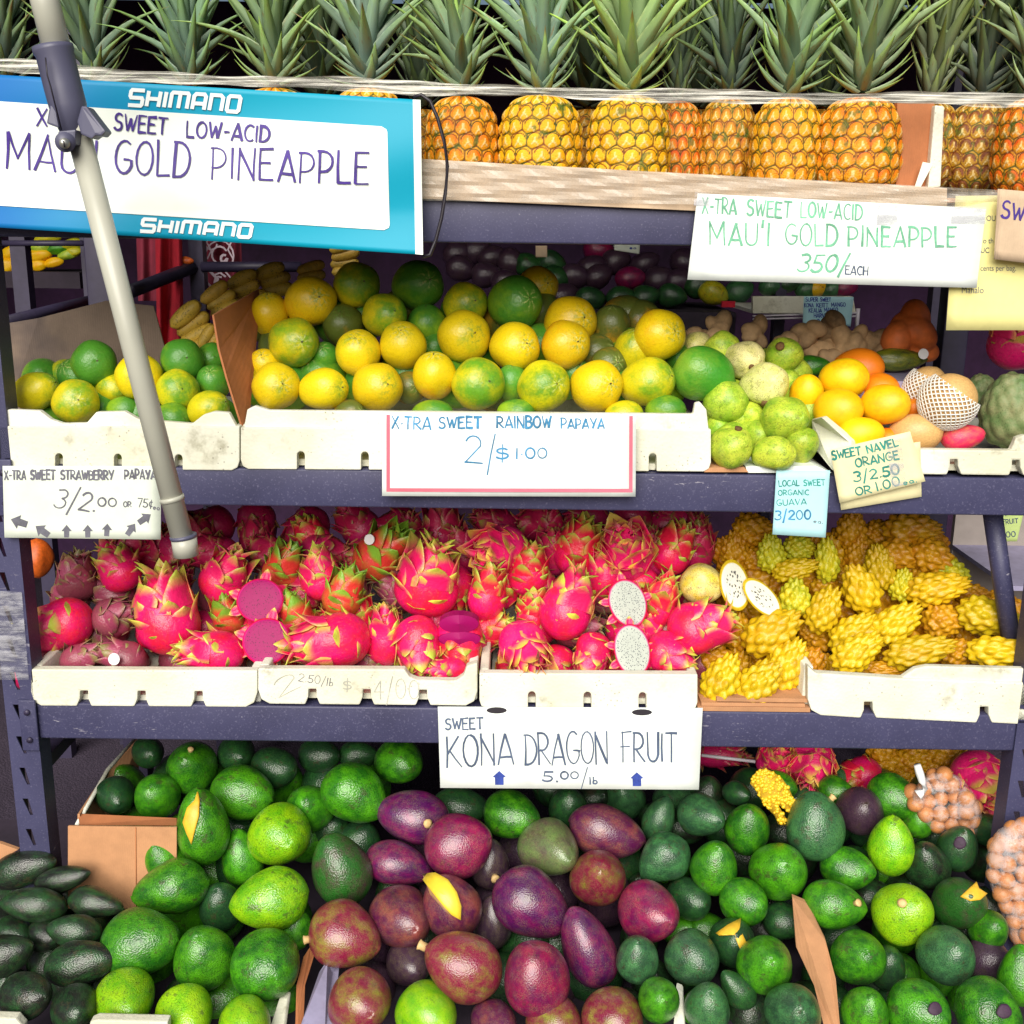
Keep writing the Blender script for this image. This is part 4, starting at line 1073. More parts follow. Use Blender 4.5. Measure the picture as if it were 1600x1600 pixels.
# green lettered pineapple sign
F, r = sign('pineapple_price_sign', -.03, [(1090, 302), (1541, 326), (1526, 450), (1074, 437)], 'paper', 'white board in green marker reading gold pineapple 350 each', lambda x, y: .002 * math.sin(x * .015))
for i in range(0):
    y = 312 + i * 6; strokes_mesh('board_rib', F, [[(1089 - i * .8, y), (1300, y + 9), (1536 - i * .75, y + 20 - i * .4)]], .9, simple('board rib', (.74, .79, .78), .6) if i == 0 else bpy.data.materials['board rib'], r, .0003)
text(F, 'X-TRA', 1097, 333, 1150, 335, 24, 'ink_green', r, 2.6, seed=11)
text(F, 'SWEET', 1167, 336, 1236, 340, 24, 'ink_green', r, 2.8, seed=12)
text(F, 'LOW-ACID', 1251, 339, 1347, 343, 23, 'ink_green', r, 2.6, seed=13)
text(F, "MAU'I", 1108, 381, 1202, 384, 35, 'ink_green', r, 3.2, seed=14)
text(F, 'GOLD', 1227, 382, 1308, 385, 33, 'ink_green', r, 3.2, seed=15)
text(F, 'PINEAPPLE', 1326, 384, 1494, 386, 30, 'ink_green', r, 3.0, seed=16, gap=.22)
text(F, '350/', 1247, 424, 1322, 424, 26, 'ink_green', r, 3.0, seed=17, slant=.2)
text(F, 'EACH', 1321, 428, 1356, 430, 13, 'ink_dark', r, 2.0, seed=18)
for a, b in (((1372, 318), (1402, 352)), ((1086, 300), (1108, 322)), ((1488, 322), (1541, 350))):
    sheet('tape_strip', lambda x, y, q=0: F(x, y, q + .0012), [a, (b[0], a[1] + 1.5), b, (a[0] - 2, b[1] - 1)], MT['film3'], r, 4, 4, .0002)
# cream papers and cardboard at the right
F, r = sign('notice_paper', -.018, [(1493, 306), (1660, 304), (1660, 516), (1478, 516)], 'cream2', 'yellow printed notice hanging half behind the white board and ending Mahalo', lambda x, y: .003 * math.sin(y * .03))
def printed(F, s, x, y, h, parent, mat='ink_grey', name='lettering', wfac=.82):
    cu = bpy.data.curves.new('t', 'FONT'); cu.body = s; cu.size = 1; ob = bpy.data.objects.new('t', cu); COL.objects.link(ob)
    dg = bpy.context.evaluated_depsgraph_get(); me = ob.evaluated_get(dg).to_mesh(); vs = [tuple(v.co) for v in me.vertices]; fs = [tuple(p.vertices) for p in me.polygons]
    ob.evaluated_get(dg).to_mesh_clear(); bpy.data.objects.remove(ob); bpy.data.curves.remove(cu)
    if not vs: return
    return worldmesh(name, [F(x + v[0] * h * 1.35 * wfac, y - v[1] * h * 1.35, .0008) for v in vs], fs, MT[mat], parent)
printed(F, 'OU', 1541, 345, 9, r); printed(F, 'o th', 1536, 380, 9, r, 'ink_dark'); printed(F, 'UC', 1532, 395, 9, r, 'ink_dark')
printed(F, '0 cents per bag.', 1524, 423, 9, r); printed(F, 'Mahalo', 1502, 458, 11, r)
F, r = sign('cardboard_sign', -.045, [(1559, 295), (1680, 306), (1680, 420), (1553, 405)], 'tan', 'brown cardboard sign with purple lettering at the right edge')
text(F, 'SWEET', 1564, 340, 1650, 352, 26, 'ink_purple', r, 3.4, seed=19)
# rainbow papaya
F, r = sign('rainbow_papaya_sign', -.035, [(597, 646), (994, 648), (993, 776), (597, 775)], 'paper', 'white card with pink border reading sweet rainbow papaya', lambda x, y: .0015 * math.sin(x * .01))
strokes_mesh('border', F, [[(606.5, 648), (606.5, 765.5), (985.5, 766.5), (986, 650)]], 5.6, MT['pinkline'], r, .0004, False)
text(F, 'X·TRA', 612, 670, 673, 671, 19, 'ink_blue', r, 2.4, seed=20)
text(F, 'SWEET', 686, 669, 752, 669, 17, 'ink_blue', r, 3.0, seed=21)
text(F, 'RAINBOW', 777, 669, 861, 668, 18, 'ink_blue', r, 2.8, seed=22)
text(F, 'PAPAYA', 877, 669, 944, 669, 15, 'ink_blue', r, 2.4, seed=23)
text(F, '2', 727, 724, 753, 724, 41, 'ink_blue', r, 2.6, seed=24)
text(F, '/', 761, 728, 774, 728, 42, 'ink_blue', r, 1.6, seed=25); text(F, '$', 774, 719, 796, 719, 22, 'ink_blue', r, 2.4, seed=26)
text(F, '1·00', 806, 717, 855, 716, 16, 'ink_blue', r, 2.0, seed=27)
# strawberry papaya
F, r = sign('strawberry_papaya_sign', -.02, [(4, 728), (252, 728), (251, 843), (7, 840)], 'greypaper', 'pale sign reading sweet strawberry papaya with a row of grey arrows', lambda x, y: .002 * math.sin(x * .02))
text(F, 'X-TRA', 7, 749, 40, 749, 14, 'ink_grey', r, 2.6, seed=28); text(F, 'SWEET', 48, 749, 86, 749, 14, 'ink_grey', r, 2.8, seed=29)
text(F, 'STRAWBERRY', 95, 749, 177, 749, 14, 'ink_grey', r, 2.6, seed=30, gap=.12); text(F, 'PAPAYA', 195, 748, 243, 748, 14, 'ink_grey', r, 2.6, seed=31)
text(F, '3/2.', 85, 792, 148, 800, 30, 'ink_grey', r, 3.0, seed=32, slant=.15); text(F, '00', 153, 791, 182, 791, 13, 'ink_grey', r, 2.4, seed=33)
text(F, 'OR', 193, 792, 205, 792, 8, 'ink_grey', r, 1.6, seed=34); text(F, '75¢', 215, 792, 238, 793, 13, 'ink_grey', r, 1.8, seed=35); text(F, 'ea', 239, 796, 249, 797, 7, 'ink_grey', r, 1.2, seed=36)
for (x, y, s, a) in ((31, 816, 15, 72), (67, 830, 14, 55), (104, 831, 11, 0), (137, 831, 11, 0), (167, 829, 11, -4), (204, 828, 12, -35), (225, 811, 13, -55)): arrow(F, x, y, s, a, 'ink_grey', r)
# guava note and orange note
F, r = sign('guava_note', -.012, [(1213, 735), (1297, 735), (1290, 840), (1207, 835)], 'bluenote', 'pale blue note reading local sweet organic guava', lambda x, y: -.004 * ((y - 735) / 100) ** 2)
text(F, 'LOCAL', 1217, 760, 1249, 759, 9, 'ink_teal', r, 1.5, seed=37); text(F, 'SWEET', 1256, 759, 1289, 758, 9, 'ink_teal', r, 1.5, seed=38)
text(F, 'ORGANIC', 1216, 774, 1264, 773, 8, 'ink_teal', r, 1.3, seed=39); text(F, 'GUAVA', 1214, 790, 1260, 788, 9, 'ink_teal', r, 1.2, seed=40)
text(F, '3/200', 1212, 812, 1267, 811, 14, 'ink_blue', r, 2.2, seed=41); text(F, 'ea.', 1271, 817, 1286, 818, 6, 'ink_grey', r, 1.0, seed=42)
F, r = sign('orange_note', -.008, [(1306, 712), (1438, 690), (1440, 776), (1314, 797)], 'cream', 'lower cream card taped behind the navel orange note', None)
F, r = sign('orange_note', -.022, [(1297, 703), (1422, 674), (1446, 752), (1312, 786)], 'cream', 'curling cream note in teal marker reading sweet navel orange', lambda x, y: -.008 * ((x - 1297) / 150) ** 2)
text(F, 'SWEET', 1301, 718, 1346, 710, 13, 'ink_teal', r, 2.6, seed=43); text(F, 'NAVEL', 1356, 708, 1404, 696, 12, 'ink_teal', r, 2.6, seed=44)
text(F, 'ORANGE', 1338, 730, 1405, 717, 13, 'ink_teal', r, 2.4, seed=45); text(F, '3/2.50', 1336, 753, 1406, 740, 15, 'ink_teal', r, 2.8, seed=46)
text(F, 'OR', 1338, 774, 1362, 770, 12, 'ink_teal', r, 2.4, seed=47); text(F, '1.00', 1370, 767, 1407, 758, 14, 'ink_teal', r, 2.2, seed=48); text(F, 'ea.', 1412, 758, 1433, 753, 8, 'ink_teal', r, 1.4, seed=49)
sheet('tape_strip', lambda x, y, q=0: F(x, y, q + .0012), [(1384, 690), (1408, 685), (1416, 756), (1394, 762)], MT['film3'], r, 4, 6, .0002)
# dragon fruit sign
F, r = sign('dragon_fruit_sign', -.016, [(684, 1104), (1098, 1106), (1092, 1234), (688, 1231)], 'paper', 'long white sign reading sweet dragon fruit five dollars a pound', lambda x, y: -.004 * max(0, (y - 1120) / 100) + .003 * max(0, (1125 - y) / 20))
text(F, 'SWEET', 696, 1140, 755, 1139, 17, 'ink_dark', r, 2.4, seed=50)
text(F, 'KONA', 699, 1199, 802, 1195, 48, 'ink_dark', r, 2.8, seed=51, gap=.12); text(F, 'DRAGON', 821, 1196, 950, 1192, 48, 'ink_dark', r, 2.8, seed=52, gap=.1)
text(F, 'FRUIT', 973, 1191, 1058, 1190, 45, 'ink_dark', r, 2.8, seed=53, gap=.14)
text(F, '5.', 849, 1221, 872, 1221, 15, 'ink_dark', r, 2.6, seed=54); text(F, '00', 876, 1217, 904, 1217, 11, 'ink_dark', r, 2.2, seed=55)
text(F, '/', 907, 1227, 925, 1222, 20, 'ink_dark', r, 1.2, seed=56); text(F, 'lb', 921, 1225, 934, 1225, 11, 'ink_dark', r, 1.8, seed=57)
arrow(F, 780, 1216, 11.5, 0, 'ink_navy', r, 'h'); arrow(F, 995, 1218, 11.5, 0, 'ink_navy', r, 'h')
for x, y in ((776, 1110), (1003, 1113)):
    fill(F, [(x + 16 * math.cos(a), y + 5 * math.sin(a)) for a in np.linspace(0, 6.28, 16)[:-1]], 'black', r, 'hand_hole')

# ------------------------------------------------------------------ pole with clamp
P = empty('umbrella_pole', U(283, 868, -.30), 'cream painted metal pole leaning diagonally across the left of the stall', 'pole')
def pp(x, y): return U(x, y, -.30)
tube('upper_tube', [pp(48, -90), pp(92, 90)], 22 * pxm(pp(80, 60)), MT['pole'], P, 24)
tube('lower_tube', [pp(108, 150), pp(290, 862)], 18 * pxm(pp(200, 500)), MT['pole'], P, 24)
tube('end_cap', [pp(287, 838), pp(291, 868)], 19.5 * pxm(pp(280, 850)), MT['pole'], P, 24)
tube('end_ring', [pp(286, 836), pp(287, 841)], 20.6 * pxm(pp(280, 850)), MT['clamp'], P, 24)
tube('joint_ring', [pp(268, 776), pp(270, 783)], 19 * pxm(pp(260, 780)), MT['pole'], P, 24)
c = tube('clamp_collar', [pp(82, 72), pp(84, 80), pp(86, 86), pp(98, 135), pp(106, 165), pp(119, 218)], 31 * pxm(pp(90, 100)), MT['clamp'], P, 28, rf=lambda t: (1.0, 1.0, .93, .93, .93, .62)[min(5, int(t * 5.01))])
o = slab('clamp_lever', [U(127, 165, -.327), U(135, 166, -.33), U(165, 205, -.335), U(158, 213, -.335), U(150, 211, -.335), U(143, 217, -.335), U(126, 210, -.33), U(120, 190, -.327)], (0, .03, 0), MT['clamp'], P, .003)
slab('clamp_fin', [U(77, 165, -.322), U(84, 160, -.322), U(92, 200, -.325), U(72, 193, -.325)], (0, .03, 0), MT['clamp'], P, .003)
tube('clamp_seam', [U(71, 90, -.339), U(74, 118, -.339), U(79, 135, -.338), U(96, 203, -.331)], .0012, MT['black'], P, 6)
tube('pivot_boss', [U(102, 222, -.345), U(102, 222, -.300)], 15 * pxm(pp(100, 220)), MT['clamp'], P, 22)
slab('pivot_arm', [U(90, 205, -.34), U(118, 202, -.34), U(117, 226, -.34), U(90, 226, -.34)], (0, .03, 0), MT['clamp'], P, .003)
scw = tube('screw', [U(101, 224, -.349), U(101, 224, -.344)], 8 * pxm(pp(100, 220)), MT['screw'], P, 18)
tube('screw_slot', [U(99, 220, -.3505), U(101, 230, -.3505)], .0011, MT['black'], scw, 6)
# rubber cord beside the banner
cord = [(646, 152), (658, 148), (672, 158), (684, 185), (694, 220), (699, 260), (696, 300), (690, 340), (681, 375), (672, 398), (660, 401)]
o = tube('black_cord', [U(x, y, -.055) for x, y in cord], .0032, MT['black'], None, 8); tag(o, 'thin black rubber cord looping past the right end of the banner', 'cord')
# ------------------------------------------------------------------ cardboard flat, film and pineapples on the top shelf
fl = empty('pineapple_tray', U(1080, 300, .0), 'film wrapped cardboard tray under the front pineapples', 'tray')
slab('front_edge', [U(560, 243, -.012), U(1480, 294, -.012), U(1480, 322, -.012), U(1100, 330, -.012), U(560, 306, -.012)], (0, .006, 0), MT['tan'], fl, .001)
sheet('film_wrap', plane_F(-.020, lambda x, y: .003 * math.sin(y * .3 + x * .02) + .002 * math.sin(x * .07)), [(560, 243), (1560, 297), (1560, 326), (560, 312)], MT['film2'], fl, 90, 10, .0004)
box('floor', (-.4, .0, ZB[0] + .004), (.8, .5, ZB[0] + .012), MT['card'], fl)
sd = empty('upright_carton', U(1430, 290, .05), 'narrow brown carton standing between the pineapples at the right', 'carton')
slab('side_panel', [U(1402, 160, .05), U(1460, 160, .05), U(1450, 296, .05), U(1400, 298, .05)], (0, .28, 0), MT['cardred'], sd, .001)
slab('white_edge', [U(1461, 164, .035), U(1476, 166, .035), U(1470, 292, .035), U(1450, 294, .035)], (0, .02, 0), MT['foam'], sd, .003)
slab('tape', [U(1442, 253, .03), U(1458, 256, .03), U(1436, 297, .03), U(1428, 296, .03)], (0, .001, 0), MT['greypaper'], sd)
fr = lambda x, y: .006 * math.sin(y * .7 + x * .01) + .003 * math.sin(x * .05) + .004 * math.sin(x * .017 + y)
def strip(cps, h, Y, label, mat='film', wob=1.0):
    vs = []; fs = []; F = plane_F(Y); n = 150; m = 7
    for i in range(n + 1):
        t = i / n * (len(cps) - 1); k = min(int(t), len(cps) - 2); f = t - k; x = cps[k][0] * (1 - f) + cps[k + 1][0] * f; y = cps[k][1] * (1 - f) + cps[k + 1][1] * f
        hh = h * (1 + .2 * math.sin(x * .013) + .12 * math.sin(x * .05))
        for j in range(m + 1):
            v = j / m - .5; vs.append(F(x, y + hh * v + math.sin(x * .021) * 1.5, .003 * math.sin(v * 16 + x * .02) * wob + .0015 * math.sin(x * .08 + j)))
    for i in range(n):
        for j in range(m): a = i * (m + 1) + j; fs.append((a, a + 1, a + m + 2, a + m + 1))
    o = worldmesh('film_strip', vs, fs, MT[mat], None, True); tag(o, label, 'plastic film'); return o
strip([(-80, 98), (60, 103), (180, 120), (400, 126), (680, 138), (900, 146), (1150, 152), (1300, 153), (1500, 154), (1680, 157)], 19, -.035, 'stretched clear film strip running across the necks of the pineapples')
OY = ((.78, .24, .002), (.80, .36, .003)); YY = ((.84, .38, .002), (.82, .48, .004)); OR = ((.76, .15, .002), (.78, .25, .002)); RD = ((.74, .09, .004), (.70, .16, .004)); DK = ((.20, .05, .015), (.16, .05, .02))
BW = ((.55, .17, .008), (.45, .17, .01))  # BW and DK carry the shade of rear pineapples in their rind colours
pa = [  # px, top, bottom, half width, Y, colours, crown, spread, leaf tint with rear shade put in, label
 (20, 150, 290, 58, .12, OY, 1.0, 1, (.7, .75, .8), 'pineapple behind the banner, only its crown showing at the left edge'),
 (158, 150, 290, 58, .11, OY, .95, 1, (.75, .85, .8), 'pineapple behind the banner with its crown just right of the grey clamp'),
 (305, 150, 290, 58, .12, OY, .95, 1, (.7, .85, .8), 'pineapple behind the banner with its crown above the first logo'),
 (435, 150, 290, 58, .11, OY, 1.05, 1, (.95, 1.05, .8), 'pineapple behind the banner with an upright yellowish green crown'),
 (578, 150, 290, 60, .09, OY, 1.15, 1, (1.05, 1.15, 1.2), 'pineapple with a wide blue green crown above the banner corner'),
 (722, 163, 302, 57, .10, OR, 1.0, 1, (1.1, 1.2, 1.0), 'orange pineapple just right of the banner'),
 (843, 161, 302, 64, .085, YY, 1.1, 1, (1.2, 1.35, 1.3), 'yellow pineapple with a pale blue green crown'),
 (979, 161, 304, 64, .085, YY, 1.25, 1, (1.5, 1.6, 1.0), 'yellow pineapple with the largest and brightest green crown'),
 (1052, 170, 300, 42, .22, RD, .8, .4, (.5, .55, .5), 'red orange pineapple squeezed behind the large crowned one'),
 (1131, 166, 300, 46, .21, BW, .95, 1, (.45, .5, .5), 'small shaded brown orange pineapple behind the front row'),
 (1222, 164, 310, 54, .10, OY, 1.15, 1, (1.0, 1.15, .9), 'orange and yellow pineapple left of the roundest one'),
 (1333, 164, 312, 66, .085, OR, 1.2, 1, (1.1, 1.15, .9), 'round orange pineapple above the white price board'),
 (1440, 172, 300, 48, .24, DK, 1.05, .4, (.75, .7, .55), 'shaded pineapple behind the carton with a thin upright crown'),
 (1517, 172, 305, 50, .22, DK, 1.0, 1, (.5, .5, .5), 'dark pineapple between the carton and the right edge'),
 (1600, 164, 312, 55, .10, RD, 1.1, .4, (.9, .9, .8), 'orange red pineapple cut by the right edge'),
]
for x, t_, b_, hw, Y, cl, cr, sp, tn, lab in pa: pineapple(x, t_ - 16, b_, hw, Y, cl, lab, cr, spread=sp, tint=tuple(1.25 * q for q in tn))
BL = [f'back row pineapple, its dim crown {w}' for w in ('behind the clamp at left', 'between the second and third front crowns', 'between the third and fourth front crowns', 'left of the wide blue green crown', 'right of the wide blue green crown', 'left of the pale blue green crown', 'left of the brightest crown', 'right of the brightest crown', 'behind the roundest pineapple', 'right of the roundest pineapple', 'at the top right corner')]
for i, x in enumerate((90, 235, 372, 505, 655, 780, 915, 1090, 1270, 1395, 1560)):
    if i in (0, 1, 2, 5, 9): continue
    pineapple(x + random.uniform(-8, 8), 168, 285, 46, .42 + .03 * (i % 2), BW, BL[i], 1.2, 'back row pineapples', .4 + .6 * (i % 3 == 0), (.32, .36, .28))  # dark leaf tint stands for the shade on back row crowns
# ================================================================== middle shelf: papayas
RP = ((640, .095), (440, .36))
GP = 'papayas on the middle shelf'
heap([('front row of', [(55, 612, 38, 29, 22, 'M', 0, dict(tilt=10, look='long green and yellow')), (118, 628, 35, 35, 0, 'M'), (192, 640, 26, 20, 0, 'G', .04), (268, 655, 30, 26, 0, 'G', .02), (325, 640, 34, 28, 20, 'M', 0, dict(tilt=20, look='green and orange'))]),
      ('middle row of', [(104, 590, 24, 28, 0, 'M', .08), (176, 608, 28, 25, 0, 'M', .05), (216, 588, 36, 36, 0, 'Y', -.01), (278, 611, 33, 33, 0, 'M'), (334, 598, 26, 27, 0, 'G', .04)]),
      ('top row of', [(147, 568, 35, 35, 0, 'G', 0, dict(label='green papaya on top of the green heap left of the pole')), (285, 563, 33, 33, 0, 'G', 0, dict(label='green papaya topping the heap just right of the pole')), (330, 560, 24, 24, 0, 'G', .05)])],
     'papaya', 'papaya', RP, 'papayas on the middle shelf', 'the green papaya heap', 'papaya', 'papaya', extra=avo_extra)
S_ = 'the yellow papaya heap'
heap([('front row of', [(430, 604, 38, 37, 0, 'Y'), (504, 608, 40, 33, 0, 'Y'), (589, 605, 40, 38, 0, 'Y'), (679, 588, 33, 37, 0, 'O'), (746, 600, 41, 41, 0, 'M'), (848, 604, 41, 40, 0, 'M'), (930, 604, 41, 40, 0, 'O'), (1010, 597, 43, 38, 10, 'M')]),
      ('second row of', [(457, 535, 42, 38, -15, 'M'), (560, 552, 35, 36, 0, 'Y'), (630, 541, 36, 37, 0, 'Y'), (724, 526, 41, 41, 0, 'Y'), (803, 542, 39, 38, 0, 'O'), (883, 539, 38, 38, 0, 'O')]),
      ('third row of', [(422, 493, 30, 34, 0, 'O', .03), (484, 472, 41, 39, 0, 'O'), (537, 510, 32, 33, 0, 'D', .05), (600, 493, 36, 33, 0, 'M'), (667, 511, 30, 34, 0, 'G', .05), (890, 503, 41, 40, 0, 'O', .03), (955, 514, 30, 36, 0, 'D', .06), (1030, 523, 40, 40, 0, 'O', -.02)]),
      ('top row of', [(556, 446, 36, 36, 0, 'M'), (652, 446, 41, 38, 0, 'G'), (726, 476, 35, 34, 0, 'M', .02), (804, 474, 43, 41, 0, 'G'), (838, 449, 33, 32, 0, 'O', .06)])],
     'papaya', 'papaya', RP, GP, S_, 'papaya', 'papaya')
heap([('shaded gaps of', [(415, 575, 26, 28, 0, 'O', .05), (508, 562, 24, 26, 0, 'G', .06), (640, 606, 26, 26, 0, 'D', .06), (676, 648, 34, 24, 0, 'G', .02), (722, 560, 26, 26, 0, 'G', .07), (800, 600, 26, 30, 0, 'G', .05), (806, 645, 30, 22, 0, 'G', .03), (925, 548, 24, 24, 0, 'G', .08), (950, 570, 28, 28, 0, 'D', .05), (992, 550, 32, 36, 0, 'M', .04), (1040, 642, 32, 24, 0, 'G', .02), (975, 648, 30, 22, 0, 'M', .02), (545, 645, 25, 20, 0, 'D', .03), (1060, 560, 22, 22, 0, 'G', .08)])],
     'papaya', 'papaya', RP, GP, S_, 'papaya', 'papaya')
fillers('papaya', 'papaya', RP, (400, 500, 1050, 640), 62, 33, 'GDG', 'papaya', 'papaya', 'papaya buried deep in the yellow papaya heap, glimpsed through a gap', 'buried papayas')
fillers('papaya', 'papaya', RP, (60, 600, 350, 650), 60, 30, 'GG', 'papaya', 'papaya', 'green papaya buried at the bottom of the left tray', 'buried green papayas', .07)
# mango like fruit, guavas
heap([('', [(1100, 584, 49, 42, -12, 'J', -.01, dict(tilt=8, label='large smooth green papaya lying at the right end of the yellow heap'))])], 'papaya', 'papaya', RP, GP, '', 'oval', 'papaya')
heap([('bottom row of', [(1142, 700, 33, 32, 0, 'l', 0, dict(stem=(1153, 672, 5), smat='calyx')), (1208, 709, 33, 27, 0, 'l'), (1252, 697, 27, 29, 0, 'l', .03)]),
      ('lower middle row of', [(1122, 668, 20, 20, 0, 'l', .07), (1172, 655, 24, 26, 0, 'l', .06), (1225, 653, 36, 34, 0, 'l', -.01), (1185, 680, 22, 22, 0, 'l', .05)]),
      ('upper middle row of', [(1135, 628, 34, 34, 0, 'l', .02), (1195, 602, 35, 33, 0, 'w', -.01, dict(stem=(1196, 628, 6), smat='calyx')), (1228, 598, 22, 22, 0, 'l', .04, dict(stem=(1238, 606, 6), smat='calyx'))]),
      ('top row of', [(1128, 544, 27, 27, 0, 'l', .02), (1162, 562, 30, 28, 0, 'w', 0, dict(stem=(1174, 572, 4), smat='calyx')), (1224, 556, 29, 28, 0, 'l', .01, dict(stem=(1220, 543, 6), smat='calyx')), (1088, 540, 22, 22, 0, 'w', .06)])],
     'guava', 'guava', RP, 'guavas on the middle shelf', 'the guava heap', 'bumpy', 'guava', extra=avo_extra)
fillers('guava', 'guava', RP, (1120, 580, 1265, 710), 42, 26, 'll', 'bumpy', 'guava', 'green guava buried deep in the guava heap', 'buried guavas', .06)
# blossom scars of the guavas
for lab, sx, sy in (('pale yellow guava, second from left in the top row', 1174, 571), ('pale yellow guava, second from left in the upper', 1197, 627), ('lime green guava, third from left in the top row', 1221, 541), ('lime green guava, third from left in the upper', 1236, 606), ('lime green guava, first from left in the bottom', 1152, 676)):
    pass
heap([('bottom row of', [(1345, 678, 36, 27, 0, 'o'), (1260, 617, 26, 32, 0, 'o', .02)]),
      ('middle row of', [(1310, 640, 37, 33, 0, 'o', -.01), (1383, 632, 37, 32, 0, 'o', -.02), (1425, 645, 20, 22, 0, 'q', .04)]),
      ('top row of', [(1318, 592, 37, 32, 0, 'o'), (1340, 577, 39, 32, 0, 'q', .06), (1370, 612, 32, 30, 0, 'q', .05)])],
     'orange', 'orange', RP, 'oranges beside the guavas', 'the orange heap', 'round', 'citrus')
o = ellip('pear', 'round', 'pear', 1430, 677, .07, 41, 31, 0, 20); tag(o, 'tan round pear behind the navel orange note', 'pear')
o = ellip('orange', 'round', 'citrus', 1385, 690, .08, 26, 22, 0); setcol(o, *PAL['q'][:2], .4); tag(o, 'orange half hidden behind the tilted cream note', 'orange', 'oranges beside the guavas')
o = ellip('mango', 'oval', 'avocado', 1270, 572, .26, 30, 18, 0, 5); setcol(o, *PAL['g'][:2], .4); tag(o, 'shaded green mango behind the guavas', 'mango')
o = ellip('mango', 'oval', 'avocado', 1250, 582, .24, 18, 12, 0, 5); setcol(o, *PAL['g'][:2], .4); tag(o, 'small green mango tucked behind the top guava', 'mango')
o = ellip('mango', 'oval', 'avocado', 1404, 562, .30, 44, 19, 0, 5); setcol(o, (.06, .10, .012), (.22, .22, .01), .5); tag(o, 'large shaded olive green mango below the wrinkled orange fruit', 'mango')
# foam netted pears
def netted(px, py, Y, rx, ry, rot, label, frac=.78):
    L, W, ang = axes(rx, ry, rot); p = U(px, py, Y); k = pxm(p); R_ = frame(ang, 18, 0)
    root = empty('netted_pear', p, label, 'pear', 'pears in white foam nets'); root.matrix_basis = Matrix.Translation(p) @ R_.to_4x4()
    w, l = W * k, L * k
    me = SH['round', 0].copy(); me.materials.clear(); me.materials.append(MT['pear']); child('skin', me, root, Matrix.Diagonal((w * .95, w * .95, l * .93, 1)))
    vs = []; fs = []; n = 26; steps = 30
    def pt(u, a, r=1.0):
        z = -1 + u * 2 * frac; z = max(-.995, min(.995, z)); rr = math.sqrt(1 - z * z); return Vector((w * rr * math.cos(a) * r, w * rr * math.sin(a) * r, l * z * (r if r < 1.02 else 1.0)))
    for sgn in (1, -1):
        for s in range(n):
            a0 = 2 * math.pi * s / n; base = len(vs)
            for i in range(steps + 1):
                u = i / steps; a = a0 + sgn * u * 2.0; c0 = pt(u, a); c1 = pt(min(1, u + .01), a + sgn * .02); d = (c1 - c0)
                d = d.normalized() if d.length > 1e-7 else Vector((0, 0, 1)); nn = Vector((c0.x, c0.y, c0.z * (w / l) ** 2)).normalized(); sd = d.cross(nn); th = .0013
                for q in ((sd, nn), (-sd, nn), (-sd, -nn), (sd, -nn)): vs.append(c0 + q[0] * th * .9 + q[1] * th * .6 + nn * .0012)
            for i in range(steps):
                for q in range(4):
                    q2 = (q + 1) % 4; fs.append((base + i * 4 + q, base + i * 4 + q2, base + i * 4 + 4 + q2, base + i * 4 + 4 + q))
    me = mesh('foam_net', vs, fs, True); me.materials.append(MT['net']); child('foam_net', me, root, Matrix.Identity(4)); return root
netted(1445, 610, .15, 34, 42, -20, 'pear in a white foam net, mostly hidden behind the larger netted pear')
netted(1482, 626, .06, 45, 46.5, -35, 'large pear in a white foam net right of the oranges', .72)
o = ellip('guava', 'oval', 'citrus', 1505, 683, .06, 34, 21, 8, 5); setcol(o, (.72, .02, .10), (.66, .22, .10), .42); tag(o, 'small glossy pink fruit in front of the netted pear', 'fruit')
for x, y, rx, ry, Y, lab in ((1585, 640, 50, 58, .10, 'large knobbly green cherimoya at the right edge'), (1533, 612, 26, 28, .2, 'small shaded cherimoya left of the large one'), (1568, 668, 24, 24, .14, 'cherimoya peeping out under the large knobbly one')):
    o = ellip('cherimoya', '', 'cherimoya', x, y, Y, rx, ry, 20, 30, me=SH['cherimoya', 1]); setcol(o, (.11, .19, .06), (.25, .26, .12), .5); tag(o, lab, 'cherimoya')
dragon(1592, 530, .22, 46, 50, 90, 'F', 'red dragon fruit at the right edge below the cream notice', 'dragon fruit', tilt=20)
# wrinkled orange fruit
def lumpy(name, px, py, Y, rx, ry, mat, label, cat, seed, n=7, group=None, base=.6):
    rnd = random.Random(seed); bm = bmesh.new(); c = U(px, py, Y); k = pxm(c)
    for i in range(n):
        a = 2 * math.pi * i / n + rnd.uniform(-.3, .3); q = rnd.uniform(.2, .62) if i else 0
        ctr = c + CR * (rx * q * math.cos(a) * k) + CU * (ry * q * math.sin(a) * k) + Vector((0, rnd.uniform(-.01, .02), 0)); r = min(rx, ry) * rnd.uniform(.42, base) * k
        bmesh.ops.create_icosphere(bm, subdivisions=3, radius=1, matrix=Matrix.Translation(ctr - c) @ Matrix.Rotation(rnd.uniform(0, 3), 4, 'Y') @ Matrix.Diagonal((r * 1.25, r, r * .9, 1)))
    me = bpy.data.meshes.new(name); bm.to_mesh(me); bm.free(); me.polygons.foreach_set('use_smooth', [True] * len(me.polygons)); me.materials.append(MT[mat])
    o = bpy.data.objects.new(name, me); COL.objects.link(o); o.location = c
    if True:
        md = o.modifiers.new('join', 'REMESH'); md.mode = 'VOXEL'; md.voxel_size = .0035; md.use_smooth_shade = True
    tag(o, label, cat, group); return o
lumpy('wrinkled_fruit', 1425, 528, .34, 56, 46, 'orangefruit', 'large wrinkled red orange fruit with a sticker behind the oranges', 'fruit', 3, 8)
o = sticker(1443, 553, .265, 8, None); tag(o, 'oval white sticker on the wrinkled orange fruit', 'sticker')
